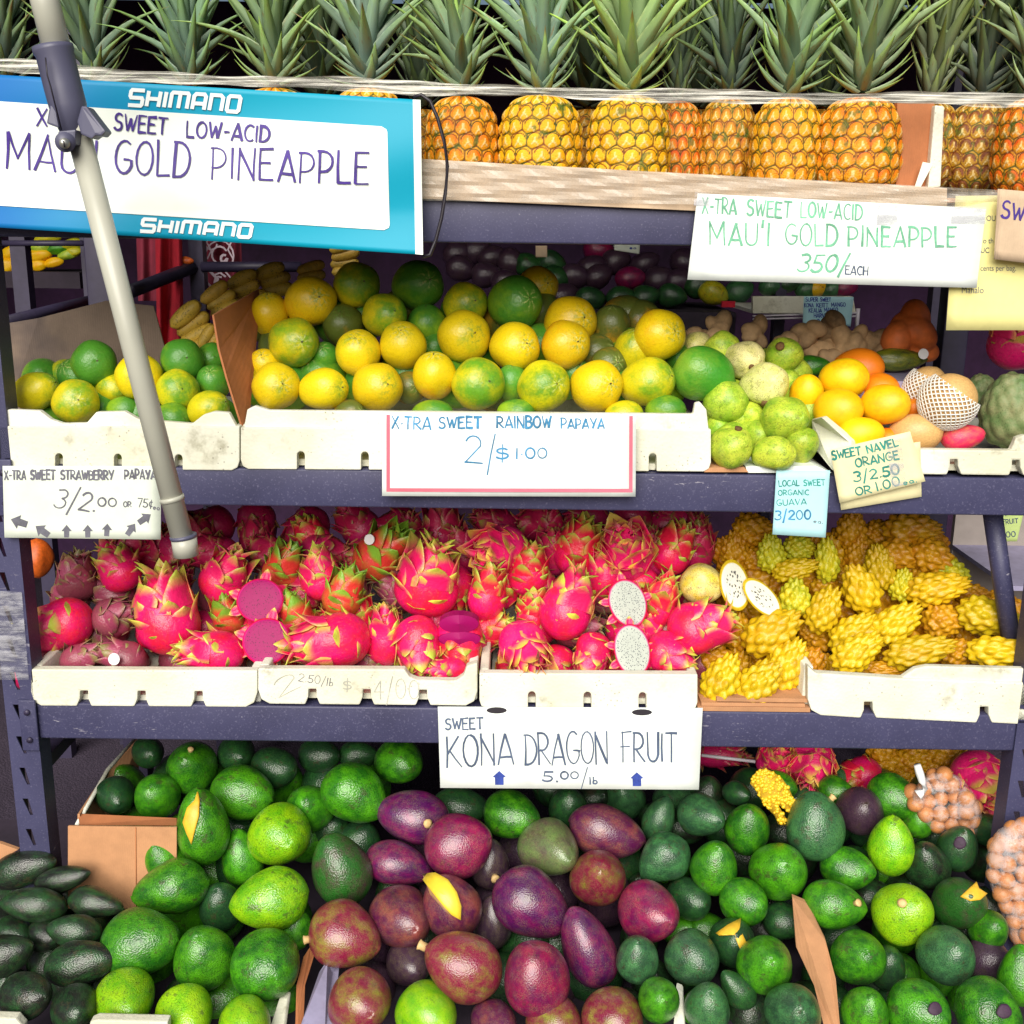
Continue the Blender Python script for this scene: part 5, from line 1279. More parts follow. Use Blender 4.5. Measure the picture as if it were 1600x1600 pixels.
for i, (x, y, rx, ry) in enumerate(((1125, 514, 38, 26), (1180, 520, 40, 26), (1095, 530, 26, 22), (1232, 540, 42, 28), (1266, 524, 34, 26), (1302, 512, 30, 26), (1334, 535, 42, 30), (1366, 538, 32, 26), (1292, 545, 36, 26), (1300, 564, 40, 22))):
    lumpy('root', x, y, .34 + .015 * (i % 3), rx, ry, 'ginger', f'knobbly brown root, {ORD[i]} in the line behind the guavas and oranges', 'root', 20 + i, 5, 'brown roots behind the guavas')
tr = box('plastic_tray', (U(1330, 590, .2).x, .16, U(1400, 592, .2).z - .05), (U(1480, 590, .2).x, .40, U(1400, 592, .2).z), MT['lip']); tag(tr, 'pale violet plastic tray behind the oranges', 'tray')

# ================================================================== third shelf: dragon fruit
RD_ = ((1030, .075), (820, .33))
DR = [
 ('left tray', [(120, 905, 32, 36, 80, 'D', .02, 2, 'dull mauve dragon fruit with tall green stems at the upper left'),
  (186, 890, 34, 35, 120, 'P', 0, 0, 'pink mauve dragon fruit with a rosette of small scales, upper left'),
  (100, 975, 42, 42, 200, 'P', 0, 1, 'bright pink dragon fruit hanging over the left tray end'),
  (178, 965, 34, 32, 20, 'D', .02, 0, 'dull brown mauve dragon fruit between two pink ones'),
  (262, 965, 52, 60, 100, 'P', -.02, 2, 'large upright pink dragon fruit with a green hook on top'),
  (350, 905, 38, 38, 60, 'P', .01, 2, 'spiky pink dragon fruit left of the upper magenta half'),
  (128, 1030, 36, 26, 20, 'D', .0, 0, 'flat dull dragon fruit low in the left tray'),
  (195, 1027, 36, 27, 160, 'D', -.005, 0, 'dragon fruit with a round white sticker low in the left tray'),
  (336, 1020, 48, 36, 170, 'P', -.01, 0, 'pink dragon fruit lying at the right end of the left tray'),
  (356, 965, 28, 26, 100, 'G', .04, 0, 'red green dragon fruit left of the lower magenta half'),
  (245, 862, 36, 34, 60, 'K', .08, 0, 'shaded dragon fruit just left of the pole end'),
  (310, 850, 36, 34, 90, 'K', .08, 0, 'dark dragon fruit just right of the pole end'),
  (70, 1015, 28, 24, 210, 'D', .05, 0, 'dull dragon fruit in the bottom left corner of the left tray')]),
 ('middle tray', [(442, 890, 34, 30, 60, 'G', .03, 2, 'green tipped dragon fruit right above the upper magenta half'),
  (490, 843, 32, 28, 120, 'R', .06, 0, 'small red dragon fruit with a sticker in the back row'),
  (502, 902, 38, 34, 100, 'P', .01, 0, 'pink dragon fruit above the green bracted one'),
  (536, 932, 36, 32, 70, 'G', -.01, 1, 'dragon fruit opening in lime green bracts, centre left'),
  (464, 965, 28, 28, 110, 'G', .03, 0, 'green and red dragon fruit right of the magenta halves'),
  (592, 868, 46, 38, 40, 'G', .02, 4, 'dragon fruit with long green leaves like a crown, top centre'),
  (520, 1002, 62, 46, 185, 'P', -.02, 0, 'big pink dragon fruit with yellow green patches, front centre'),
  (668, 910, 54, 52, 75, 'P', -.02, 1, 'large smooth magenta dragon fruit with a yellow spike on top'),
  (602, 1000, 32, 42, 90, 'P', .03, 0, 'smooth magenta dragon fruit half hidden behind its neighbour'),
  (652, 1005, 38, 45, 280, 'P', -.01, 0, 'smooth magenta dragon fruit left of the split one'),
  (702, 1046, 30, 20, 180, 'P', .0, 0, 'pink dragon fruit low in the dip of the middle tray'),
  (762, 930, 32, 42, 80, 'R', .01, 1, 'upright red dragon fruit right of the split one'),
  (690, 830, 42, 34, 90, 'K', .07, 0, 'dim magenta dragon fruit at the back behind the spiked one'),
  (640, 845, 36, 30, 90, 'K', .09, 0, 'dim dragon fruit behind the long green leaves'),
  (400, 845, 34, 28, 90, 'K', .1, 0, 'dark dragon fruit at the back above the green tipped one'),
  (560, 965, 30, 30, 90, 'R', .06, 0, 'red dragon fruit glimpsed behind the green bracted one')]),
 ('right tray', [(780, 860, 48, 42, 200, 'F', 0, 0, 'pink dragon fruit with petals facing out, left of the tall red one'),
  (826, 895, 34, 36, 80, 'R', .01, 1, 'red dragon fruit just below the tall red one'),
  (902, 858, 38, 44, 75, 'R', .02, 2, 'tall red dragon fruit with narrow closed bracts'),
  (980, 863, 44, 46, 110, 'F', -.015, 0, 'bright pink dragon fruit like an open flower, above the upper white half'),
  (1050, 862, 38, 34, 60, 'R', .02, 0, 'red dragon fruit right of the flower shaped one'),
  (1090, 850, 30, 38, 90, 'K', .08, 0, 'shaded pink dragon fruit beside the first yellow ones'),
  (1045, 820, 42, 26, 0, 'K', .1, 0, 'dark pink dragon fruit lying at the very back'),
  (886, 950, 44, 52, 70, 'P', -.01, 2, 'pink dragon fruit with an upright green bract left of the white halves'),
  (945, 905, 32, 42, 90, 'P', .04, 0, 'pink dragon fruit behind the upper white half'),
  (820, 1012, 52, 38, 300, 'F', -.02, 1, 'pink dragon fruit with petals spread over the front left of the right tray'),
  (926, 1020, 30, 34, 250, 'P', .0, 0, 'magenta dragon fruit left of the lower white half'),
  (1042, 1022, 38, 34, 330, 'P', -.005, 0, 'rosy dragon fruit right of the lower white half'),
  (1090, 980, 48, 42, 20, 'P', -.02, 0, 'smooth bright dragon fruit at the right end of the right tray'),
  (1028, 945, 32, 42, 70, 'R', .01, 1, 'red dragon fruit with an orange bract between the halves and the right end'),
  (835, 960, 32, 30, 90, 'R', .05, 0, 'dragon fruit in the gap left of the green bracted one'),
  (860, 830, 34, 28, 90, 'K', .1, 0, 'dark dragon fruit behind the tall red one'),
  (1010, 985, 30, 30, 90, 'P', .05, 0, 'dragon fruit in the gap behind the lower white half')]),
]
for tray, L in DR:
    for (x, y, rx, ry, rot, st, off, lg, lab) in L:
        dg = dragon(x, y, depth(RD_, y) + off, rx, ry, rot, st, lab, 'dragon fruit on the third shelf', longs=lg)
        if 'sticker' in lab:
            sx, sy = (178, 1030) if x < 300 else (506, 864)
            sticker(sx, sy, depth(RD_, y) + off - .05, 9, dg)
        if 'long green leaves like' in lab: sticker(577, 843, depth(RD_, y) + off - .05, 8, dg)
def near_dragon(x, y):
    w = min((d for t_, L in DR for d in L), key=lambda d: (d[0] - x) ** 2 + (d[1] - y) ** 2)[8].replace(',', '').split()
    return ' '.join(w[:10] if w[9:10] not in (['the'], ['a'], ['in']) else w[:9])
for (x0, x1, y, Y) in ((60, 1110, 1040, .15), (90, 1110, 985, .2), (110, 1110, 925, .26), (200, 1110, 865, .33), (330, 1110, 820, .42)):
    x = x0
    while x < x1:
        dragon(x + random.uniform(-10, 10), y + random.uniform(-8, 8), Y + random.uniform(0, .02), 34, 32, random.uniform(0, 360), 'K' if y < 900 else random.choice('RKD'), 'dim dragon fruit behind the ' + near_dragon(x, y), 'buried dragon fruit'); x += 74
# cut halves
for (x, y, rx, ry, rot, fl_, Yo, lab) in ((406, 938, 35, 33, 0, 'flesh_m', -.03, 'upper magenta fleshed dragon fruit half'), (416, 1002, 36, 35, 0, 'flesh_m', -.035, 'lower magenta fleshed dragon fruit half'),
        (981, 942, 28, 37, 17, 'flesh_w', -.05, 'upper dragon fruit half with white speckled flesh'), (988, 1016, 27, 40, 8, 'flesh_w', -.045, 'lower dragon fruit half with white speckled flesh')):
    Y = depth(RD_, y) + Yo
    r_, w, l = half_fruit(x, y, Y, rx, ry, rot, fl_, ('dragonbody', PINK, RED), lab, 'cut dragon fruit', 'cut dragon fruit halves', 'dragon_fruit_half', 1.05, .25)
    for i in range(9):
        a = 2 * math.pi * i / 9 + .3; P_ = Vector((w * 1.0 * math.cos(a), -w * .45, l * 1.0 * math.sin(a))); ax = Vector((math.cos(a) * .55, -.8, math.sin(a) * .55)).normalized() if i % 2 else Vector((math.cos(a), .15, math.sin(a))).normalized()
        out = Vector((math.cos(a), 0, math.sin(a))); xx = out.cross(ax)
        if xx.length < .1: xx = Vector((-math.sin(a), 0, math.cos(a))); 
        xx.normalize(); out = ax.cross(xx); ll, ww = w * .6, w * .5
        M = Matrix(((xx.x * ww, out.x * ll, ax.x * ll, P_.x), (xx.y * ww, out.y * ll, ax.y * ll, P_.y), (xx.z * ww, out.z * ll, ax.z * ll, P_.z), (0, 0, 0, 1)))
        c = child('scale', BR[0], r_, M); setcol(c, *DST['P'][2:4], .45)
# split fruit in the middle tray: two flat magenta faces in one gaping fruit
sp = dragon(718, 1000, depth(RD_, 1000) + .0, 38, 46, 270, 'R', 'split red dragon fruit gaping to show two magenta faces', 'dragon fruit on the third shelf', tilt=5)
spM = sp.matrix_basis
for (cx, cy, rx, ry) in ((717, 975, 31, 14), (718, 999, 33, 12)):
    vs = [U(cx, cy, depth(RD_, 1000) - .052)] + [U(cx + rx * math.cos(a), cy + ry * math.sin(a), depth(RD_, 1000) - .044 + .012 * abs(math.cos(a))) for a in np.linspace(0, 6.28, 25)[:-1]]
    nb = len(vs) - 1; vs += [v + Vector((0, .03, 0)) for v in vs[1:]]
    worldmesh('cut_face', vs, [(0, 1 + (i + 1) % nb, 1 + i) for i in range(nb)] + [(1 + i, 1 + (i + 1) % nb, 1 + nb + (i + 1) % nb, 1 + nb + i) for i in range(nb)], MT['flesh_m'], sp)
o = ellip('dragon_fruit', 'bumpy', 'guava', 1096, 912, depth(RD_, 912) - .01, 34, 32, 0, 30); setcol(o, (.80, .62, .04), (.85, .74, .30), .5); tag(o, 'peeled pale yellow fruit between the red and the yellow dragon fruit', 'fruit')

# ------------------------------------------------------------------ yellow dragon fruit
PY = [(1128, 1063, 32, 42, -22, 'c'), (1185, 1068, 42, 32, 50, 'c'), (1228, 1040, 34, 44, -25, 'c', .01), (1205, 988, 48, 36, 35, 'c', -.01), (1152, 988, 28, 30, 0, 'a', .05), (1118, 1030, 28, 28, 0, 'a', .06),
 (1205, 865, 24, 30, 5, 'h'), (1248, 857, 24, 23, 0, 'h', .02), (1242, 890, 34, 19, 15, 'c', -.01), (1292, 876, 21, 35, 5, 'h'), (1242, 935, 28, 30, 0, 'h'), (1287, 953, 28, 38, -22, 'c'),
 (1345, 921, 32, 40, 25, 'c', -.01), (1374, 888, 27, 36, 10, 'c', .01), (1402, 868, 30, 28, -20, 'a', .02), (1424, 828, 42, 30, 0, 'a', .01), (1456, 870, 34, 30, -30, 'a', .01), (1488, 898, 26, 26, -30, 'h', .03),
 (1464, 919, 46, 28, 12, 'c', -.01), (1410, 915, 22, 26, 0, 'h', .02), (1333, 990, 40, 30, 40, 'c', .02), (1398, 975, 44, 30, 38, 'c', -.01), (1472, 970, 30, 30, 0, 'a', .03), (1543, 963, 46, 32, -12, 'c', -.01),
 (1338, 1020, 42, 29, 38, 'c', -.02), (1436, 1018, 52, 27, 14, 'c', -.02), (1562, 1019, 50, 27, 0, 'c', -.02), (1497, 1020, 28, 24, 20, 'a', .03), (1378, 1048, 34, 16, 0, 'a', .03), (1330, 828, 26, 30, 0, 'a', .04), (1342, 866, 24, 26, 0, 'a', .06),
 (1175, 828, 30, 30, 0, 'a', .03), (1148, 858, 24, 28, 0, 'a', .05), (1180, 875, 24, 24, 0, 'a', .07), (1375, 835, 26, 24, 0, 'a', .07), (1445, 905, 24, 22, 0, 'a', .06), (1520, 930, 24, 20, 0, 'a', .05), (1290, 920, 24, 22, 0, 'a', .07), (1270, 985, 22, 20, 0, 'a', .07)]
PYW = ['in the lowest corner beside the foam trays', 'standing low at the cardboard stack', 'leaning against the right foam tray end', 'lying above the cardboard stack', 'in the dim gap under the cut halves', 'shaded behind the lowest corner one',
 'just left under the blue note', 'directly under the blue note', 'lying flat under the blue note', 'standing right of the blue note', 'right of the right cut half', 'standing left of the paler large one',
 'with raised points, centre of the heap', 'upright behind the centre one', 'near the small white flower remains', 'largest of the shaded top row', 'below the shaded top one at right', 'at the far right of the upper slope',
 'stretched across the right upper slope', 'with a torn white sticker', 'half behind the lowest front one', 'tilted in the second row from the tray', 'in shade left of the rightmost pair', 'upper one of the pair at the right edge',
 'at the left tray corner, pointing up right', 'long and lying, with a red spot', 'lower one of the pair at the right edge', 'wedged between the two long front ones', 'low in the dip of the tray front', 'dim one at the top beside the blue note', 'dim one above the raised pointed one',
 'dim one above the left cut half', 'dim one left of the cut halves', 'hidden one behind the left cut half', 'dim one left of the largest top one', 'hidden one under the upper slope', 'hidden one by the slanted strut', 'hidden one behind the standing pair', 'hidden one right of the left slope']
for it, wd in zip(PY, PYW):
    x, y, rx, ry, rot, c = it[:6]; off = it[6] if len(it) > 6 else 0
    c1, c2, b, look = PAL[c]
    o = ellip('yellow_dragon_fruit', '', 'pitaya', x, y, depth(RD_, y) + off + .01, max(rx, ry) * .93, min(rx, ry) * .80, rot + (90 if ry > rx else 0), 12, me=SH['pitaya', random.randrange(3)]); setcol(o, vary(c1), vary(c2), b)
    tag(o, f'{look} knobbly dragon fruit {wd}', 'dragon fruit', 'yellow dragon fruit on the third shelf')
def pfill(px, py, Y, r, c):
    c1, c2, b, _ = PAL['a']; o = ellip('yellow_dragon_fruit', '', 'pitaya', px, py, Y, r * 1.2, r, random.uniform(0, 180), 20, me=SH['pitaya', random.randrange(3)]); setcol(o, vary(c1, .2), vary(c2, .2), b)
    j = min(range(len(PY)), key=lambda j: (PY[j][0] - px) ** 2 + (PY[j][1] - py) ** 2); tag(o, 'buried yellow dragon fruit behind the one ' + PYW[j], 'dragon fruit', 'buried yellow dragon fruit')
fillers('', '', RD_, (1140, 870, 1330, 1080), 52, 26, 'a', '', '', '', '', .105, .3, pfill)
fillers('', '', RD_, (1330, 850, 1480, 1040), 52, 26, 'a', '', '', '', '', .105, .3, pfill)
fillers('', '', RD_, (1480, 950, 1600, 1040), 52, 26, 'a', '', '', '', '', .105, .3, pfill)
for (x, y, rx, ry, rot, lab) in ((1148, 914, 21, 37, -8, 'upright yellow dragon fruit half with white seeded flesh'), (1191, 934, 18, 35, -42, 'tilted yellow dragon fruit half with white seeded flesh')):
    r_, w, l = half_fruit(x, y, depth(RD_, y) - .05, rx, ry, -rot, 'flesh_y', ('pitaya', (.72, .5, .01), (.6, .4, .01)), lab, 'cut dragon fruit', 'cut yellow dragon fruit halves', 'dragon_fruit_half', 1.10, .2)

# ================================================================== bottom: avocados
RA = ((1180, .24), (1590, -.34))
GA = 'avocados in the bottom boxes'
S1 = 'left green pile'
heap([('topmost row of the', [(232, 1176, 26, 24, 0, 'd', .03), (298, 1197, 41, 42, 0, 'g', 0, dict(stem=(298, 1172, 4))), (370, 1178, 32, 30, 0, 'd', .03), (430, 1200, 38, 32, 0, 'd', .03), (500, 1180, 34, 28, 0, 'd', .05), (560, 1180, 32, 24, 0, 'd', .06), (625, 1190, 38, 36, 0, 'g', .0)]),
      ('second row of the', [(181, 1244, 34, 31, -10, 'd'), (245, 1242, 35, 36, 0, 'g'), (381, 1240, 51, 43, -8, 'g', 0, dict(tilt=20)), (483, 1262, 38, 40, 0, 'g', .02), (555, 1240, 55, 49, -28, 'g', -.02, dict(tilt=15, look='long smooth green'))]),
      ('third row of the', [(316, 1290, 44, 62, 4, 'g', -.05, dict(shape='pear', tilt=8, cut=[(309, 1234), (304, 1250), (292, 1262), (285, 1285), (290, 1300), (299, 1320), (304, 1300), (311, 1275), (312, 1250)], label='pear shaped green avocado with a yellow slit cut in its side')), (378, 1340, 34, 46, 10, 'g', .04), (438, 1305, 51, 51, 0, 'y', -.02), (532, 1357, 49, 60, 18, 'x', -.02, dict(tilt=10, shape='pear'))]),
      ('fourth row of the', [(262, 1345, 36, 42, 30, 'g', .02), (266, 1387, 59, 44, 190, 'g', -.01, dict(tilt=8, shape='pear', look='large pear shaped green')), (345, 1415, 33, 40, 0, 'd', .05), (421, 1406, 60, 50, 188, 'y', -.02, dict(tilt=12, shape='pear', look='large lime coloured')), (462, 1450, 26, 34, 0, 'g', .05)]),
      ('fifth row of the', [(222, 1473, 63, 52, 8, 'g', -.02, dict(tilt=15, look='broad glossy green')), (319, 1494, 46, 52, 0, 'g'), (416, 1511, 54, 54, 0, 'g', -.01)]),
      ('lowest row of the', [(196, 1563, 50, 46, 0, 'y', 0), (290, 1588, 48, 46, 0, 'y', .01), (384, 1598, 43, 40, 0, 'y', .01)])],
     'avocado', 'avocado', RA, GA, S1, 'oval', 'avocado', extra=avo_extra)
S2 = 'purple pile'
heap([('top row of the', [(645, 1276, 58, 44, 168, 'p', 0, dict(tilt=8, stem=(667, 1286, 6))), (718, 1322, 54, 54, 20, 'r', -.06, dict(tilt=20, look='shiny magenta')), (860, 1326, 50, 46, 0, 'e', -.02), (948, 1301, 61, 43, -14, 'n', .0, dict(tilt=8))]),
      ('second row of the', [(622, 1350, 55, 36, -12, 'p', .01, dict(tilt=5)), (765, 1350, 30, 40, 0, 'v', .03, dict(stem=(773, 1371, 6))), (935, 1370, 44, 48, 0, 'm', -.02)]),
      ('third row of the', [(627, 1434, 53, 50, 0, 'n', 0), (704, 1414, 48, 54, 25, 'n', -.03, dict(tilt=15, slot=[(660, 1366), (668, 1364), (700, 1400), (722, 1438), (700, 1428), (672, 1398)], wedge=[(660, 1374), (668, 1364), (680, 1363), (700, 1374), (714, 1394), (721, 1416), (720, 1438), (706, 1430), (692, 1415), (676, 1395)], label='purple avocado with a yellow wedge cut out and standing in it')), (831, 1412, 64, 50, -33, 'p', -.03, dict(tilt=6, look='shiny deep purple')), (1015, 1426, 50, 48, 0, 'r', -.01)]),
      ('fourth row of the', [(539, 1462, 59, 53, -15, 'm', -.01, dict(tilt=20, stem=(480, 1468, 6))), (640, 1505, 36, 34, 0, 'v', .06), (722, 1508, 64, 56, 150, 'm', -.04, dict(tilt=6, stem=(660, 1478, 7), shape='pear', look='large red green')), (770, 1440, 32, 44, 0, 'v', .04), (918, 1480, 44, 68, 22, 'p', 0, dict(tilt=6))]),
      ('lowest row of the', [(563, 1566, 52, 52, 0, 'm'), (668, 1584, 48, 46, 0, 'y', .02, dict(look='yellow green')), (775, 1600, 40, 36, 0, 'n', .04), (838, 1526, 52, 59, 8, 'r', -.04, dict(tilt=15)), (868, 1602, 44, 44, 0, 'm', .03), (960, 1594, 48, 48, 0, 'm', .02)])],
     'avocado', 'avocado', RA, GA, S2, 'oval', 'purpleavo', extra=avo_extra)
S3 = 'middle green pile'
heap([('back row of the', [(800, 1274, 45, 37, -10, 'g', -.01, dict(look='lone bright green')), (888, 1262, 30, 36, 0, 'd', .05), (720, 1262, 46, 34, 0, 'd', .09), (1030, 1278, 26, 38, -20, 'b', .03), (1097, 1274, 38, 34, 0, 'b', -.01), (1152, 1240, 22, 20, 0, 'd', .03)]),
      ('second row of the', [(1036, 1341, 44, 38, 215, 'b', -.01, dict(tilt=8, shape='pear')), (1116, 1354, 40, 46, 0, 'g', -.02), (1168, 1293, 38, 43, 0, 'g', -.01), (1218, 1360, 44, 47, 0, 'g', -.02)]),
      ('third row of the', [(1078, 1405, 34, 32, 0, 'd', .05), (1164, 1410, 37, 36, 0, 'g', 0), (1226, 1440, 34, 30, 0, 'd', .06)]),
      ('fourth row of the', [(996, 1497, 36, 41, 0, 'b', -.02), (1084, 1497, 42, 42, 0, 'b'), (1146, 1472, 36, 38, 0, 'd', .02, dict(cut=[(1118, 1458), (1138, 1444), (1158, 1434), (1156, 1450), (1169, 1478), (1160, 1492), (1150, 1468), (1144, 1456), (1124, 1462)], label='dark green avocado with a torn yellow flap of flesh')), (1196, 1506, 44, 47, 0, 'g', -.03, dict(look='smooth green'))]),
      ('lowest row of the', [(1030, 1562, 35, 37, 0, 'g', -.02), (1106, 1574, 35, 42, 0, 'b', -.01), (1152, 1546, 24, 38, 40, 'd', .01), (1241, 1582, 46, 48, 0, 'b', -.02, dict(look='pale grey green'))])],
     'avocado', 'avocado', RA, GA, S3, 'oval', 'avocado', extra=avo_extra)
S4 = 'right green pile'
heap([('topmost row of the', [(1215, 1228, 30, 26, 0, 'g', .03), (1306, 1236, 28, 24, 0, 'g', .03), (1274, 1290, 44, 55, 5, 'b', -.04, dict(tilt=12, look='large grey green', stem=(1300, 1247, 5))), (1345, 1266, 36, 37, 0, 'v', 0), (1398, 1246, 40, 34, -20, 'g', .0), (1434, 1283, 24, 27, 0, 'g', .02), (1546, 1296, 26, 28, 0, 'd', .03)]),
      ('second row of the', [(1324, 1358, 41, 35, 0, 'g', .01), (1393, 1320, 37, 48, 0, 'y', -.02, dict(tilt=6, shape='pear', look='bright pear shaped')), (1448, 1350, 36, 42, 20, 'k', .01), (1497, 1324, 33, 39, 0, 'd', 0, dict(scar=(1500, 1317, 10)))]),
      ('third row of the', [(1304, 1414, 48, 40, -8, 'g', -.02, dict(tilt=12, stem=(1339, 1411, 5), look='dimpled green')), (1412, 1425, 46, 48, -20, 'y', -.02, dict(stem=(1410, 1412, 6), tilt=50, look='lime green')), (1501, 1410, 42, 45, 0, 'x', -.01, dict(cut=[(1500, 1401), (1526, 1377), (1530, 1388), (1543, 1396), (1532, 1406), (1516, 1408)], label='brown streaked avocado with a yellow torn corner')), (1545, 1452, 32, 34, 0, 'g', .02)]),
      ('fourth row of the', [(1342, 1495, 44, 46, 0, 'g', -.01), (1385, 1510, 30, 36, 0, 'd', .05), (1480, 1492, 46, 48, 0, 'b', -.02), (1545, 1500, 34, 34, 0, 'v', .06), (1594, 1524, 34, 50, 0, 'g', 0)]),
      ('lowest row of the', [(1352, 1580, 38, 44, 0, 'g', 0), (1438, 1580, 50, 50, 0, 'g', -.01, dict(scar=(1461, 1576, 11))), (1545, 1580, 50, 50, -25, 'g', -.01, dict(scar=(1569, 1580, 12), tilt=20))])],
     'avocado', 'avocado', RA, GA, S4, 'oval', 'avocado', extra=avo_extra)
S5 = 'blackish pile'
heap([('top row of the', [(35, 1358, 58, 30, 18, 'k'), (97, 1374, 48, 21, 15, 'k', -.01)]), ('second row of the', [(53, 1413, 50, 28, 172, 'k', -.01), (150, 1410, 46, 24, -8, 'k')]),
      ('third row of the', [(20, 1460, 36, 30, 0, 'k', .04), (70, 1462, 30, 26, 0, 'k', .04), (116, 1455, 42, 27, 170, 'k', -.01)]), ('fourth row of the', [(10, 1492, 46, 34, 20, 'k', .01), (128, 1504, 60, 37, 12, 'k', -.02), (180, 1535, 34, 26, 0, 'k', .03)]), ('lowest row of the', [(42, 1557, 48, 38, 15, 'k', -.02), (118, 1578, 40, 38, 30, 'k', -.01)])],
     'avocado', 'avocado', RA, GA, S5, 'pear', 'avocado')
for bxp, cd, st in (((180, 1230, 600, 1330), 'dg', 78), ((240, 1370, 470, 1600), 'dg', 78), ((560, 1330, 960, 1600), 'vvd', 84), ((850, 1240, 1560, 1330), 'dkb', 66), ((980, 1350, 1580, 1600), 'dkg', 68), ((0, 1400, 190, 1600), 'kk', 62)):  # darker skins put the shade of the gaps into buried avocados
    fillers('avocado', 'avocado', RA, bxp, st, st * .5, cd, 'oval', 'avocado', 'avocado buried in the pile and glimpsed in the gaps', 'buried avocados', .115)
# split yellow rind
pts = [(1176, 1212), (1186, 1203), (1196, 1201), (1208, 1206), (1222, 1216), (1232, 1230), (1238, 1244), (1246, 1262), (1238, 1276), (1228, 1266), (1214, 1256), (1220, 1266), (1229, 1280), (1226, 1290), (1216, 1288), (1210, 1274), (1198, 1262), (1188, 1248), (1180, 1234), (1172, 1224)]
Yr = depth(RA, 1240) - .08
def rindF(x, y, off=0): return U(x, y, Yr - off + .012 * ((x - y + 40) / 45.0) ** 2 * .4)
root = empty('yellow_rind', rindF(1205, 1240), 'torn piece of bumpy yellow rind lying on the green avocados', 'rind')
dn = dense(pts, 6); cpt = (1203, 1236); vs = [rindF(*cpt, .006)]; fs = []
for k in (.5, 1.0):
    for (x, y) in dn: vs.append(rindF(cpt[0] + (x - cpt[0]) * k, cpt[1] + (y - cpt[1]) * k, .006 * (1 - k * k)))
m = len(dn)
for (x, y) in dn: vs.append(rindF(x, y, -.006))
for i in range(m):
    i2 = (i + 1) % m; fs += [(0, 1 + i2, 1 + i), (1 + i, 1 + i2, 1 + m + i2, 1 + m + i), (1 + m + i, 1 + m + i2, 1 + 2 * m + i2, 1 + 2 * m + i)]
worldmesh('rind', vs, fs, MT['darkflesh'], root, True)
rb = bmesh.new(); rnd = random.Random(4); c0 = rindF(1203, 1236)
def inside(px, py):
    s = False
    for i in range(len(pts)):
        (x1, y1), (x2, y2) = pts[i], pts[i - 1]
        if (y1 > py) != (y2 > py) and px < (x2 - x1) * (py - y1) / (y2 - y1) + x1: s = not s
    return s
for i in range(900):
    x, y = rnd.uniform(1172, 1246), rnd.uniform(1201, 1290)
    if inside(x, y) and i < 420:
        r = rnd.uniform(2.2, 4.0) * pxm(c0); bmesh.ops.create_icosphere(rb, subdivisions=1, radius=r, matrix=Matrix.Translation(rindF(x, y, .004) - c0))
me = bpy.data.meshes.new('nubs'); rb.to_mesh(me); rb.free(); me.polygons.foreach_set('use_smooth', [True] * len(me.polygons)); me.materials.append(simple('rind nubs', (.78, .50, .02), .4)); child('nubs', me, root, Matrix.Translation(c0 - root.location))['kind'] = 'stuff'
# dragon fruit and yellow ones behind the avocados
for (x, y, rx, ry, rot, st, Y, lab) in ((1212, 1185, 36, 32, 90, 'F', .30, 'pink dragon fruit just above the yellow rind'), (1268, 1190, 38, 38, 250, 'F', .28, 'magenta dragon fruit right of the one above the yellow rind'), (1345, 1212, 30, 34, 200, 'R', .30, 'red dragon fruit behind the blackish purple avocado'),
    (1530, 1215, 42, 42, 280, 'F', .22, 'bright red dragon fruit left of the right rack post'), (1120, 1178, 40, 22, 0, 'K', .42, 'dark dragon fruit behind the right end of the dragon fruit sign')):
    dragon(x, y, Y, rx, ry, rot, st, lab, 'dragon fruit behind the avocados', longs=1)
for i, (x, y, r) in enumerate(((1385, 1190, 24), (1425, 1185, 24), (1470, 1180, 26), (1500, 1190, 22), (1410, 1215, 24), (1445, 1205, 24), (1375, 1170, 22))):
    o = ellip('yellow_dragon_fruit', '', 'pitaya', x, y, .34, r, r * .9, 20 * i, 20, me=SH['pitaya', i % 3]); c1, c2, b, _ = PAL['a']; setcol(o, vary(c1), vary(c2), b); tag(o, f'yellow dragon fruit, {ORD[i]} of the small shaded group above the knotted bag', 'dragon fruit', 'yellow dragon fruit above the bag')
o = tube('rope', [U(1096, 1180, .3), U(1180, 1190, .28)], .004, MT['wire'], None, 8); tag(o, 'thin pale cord above the yellow rind', 'cord')
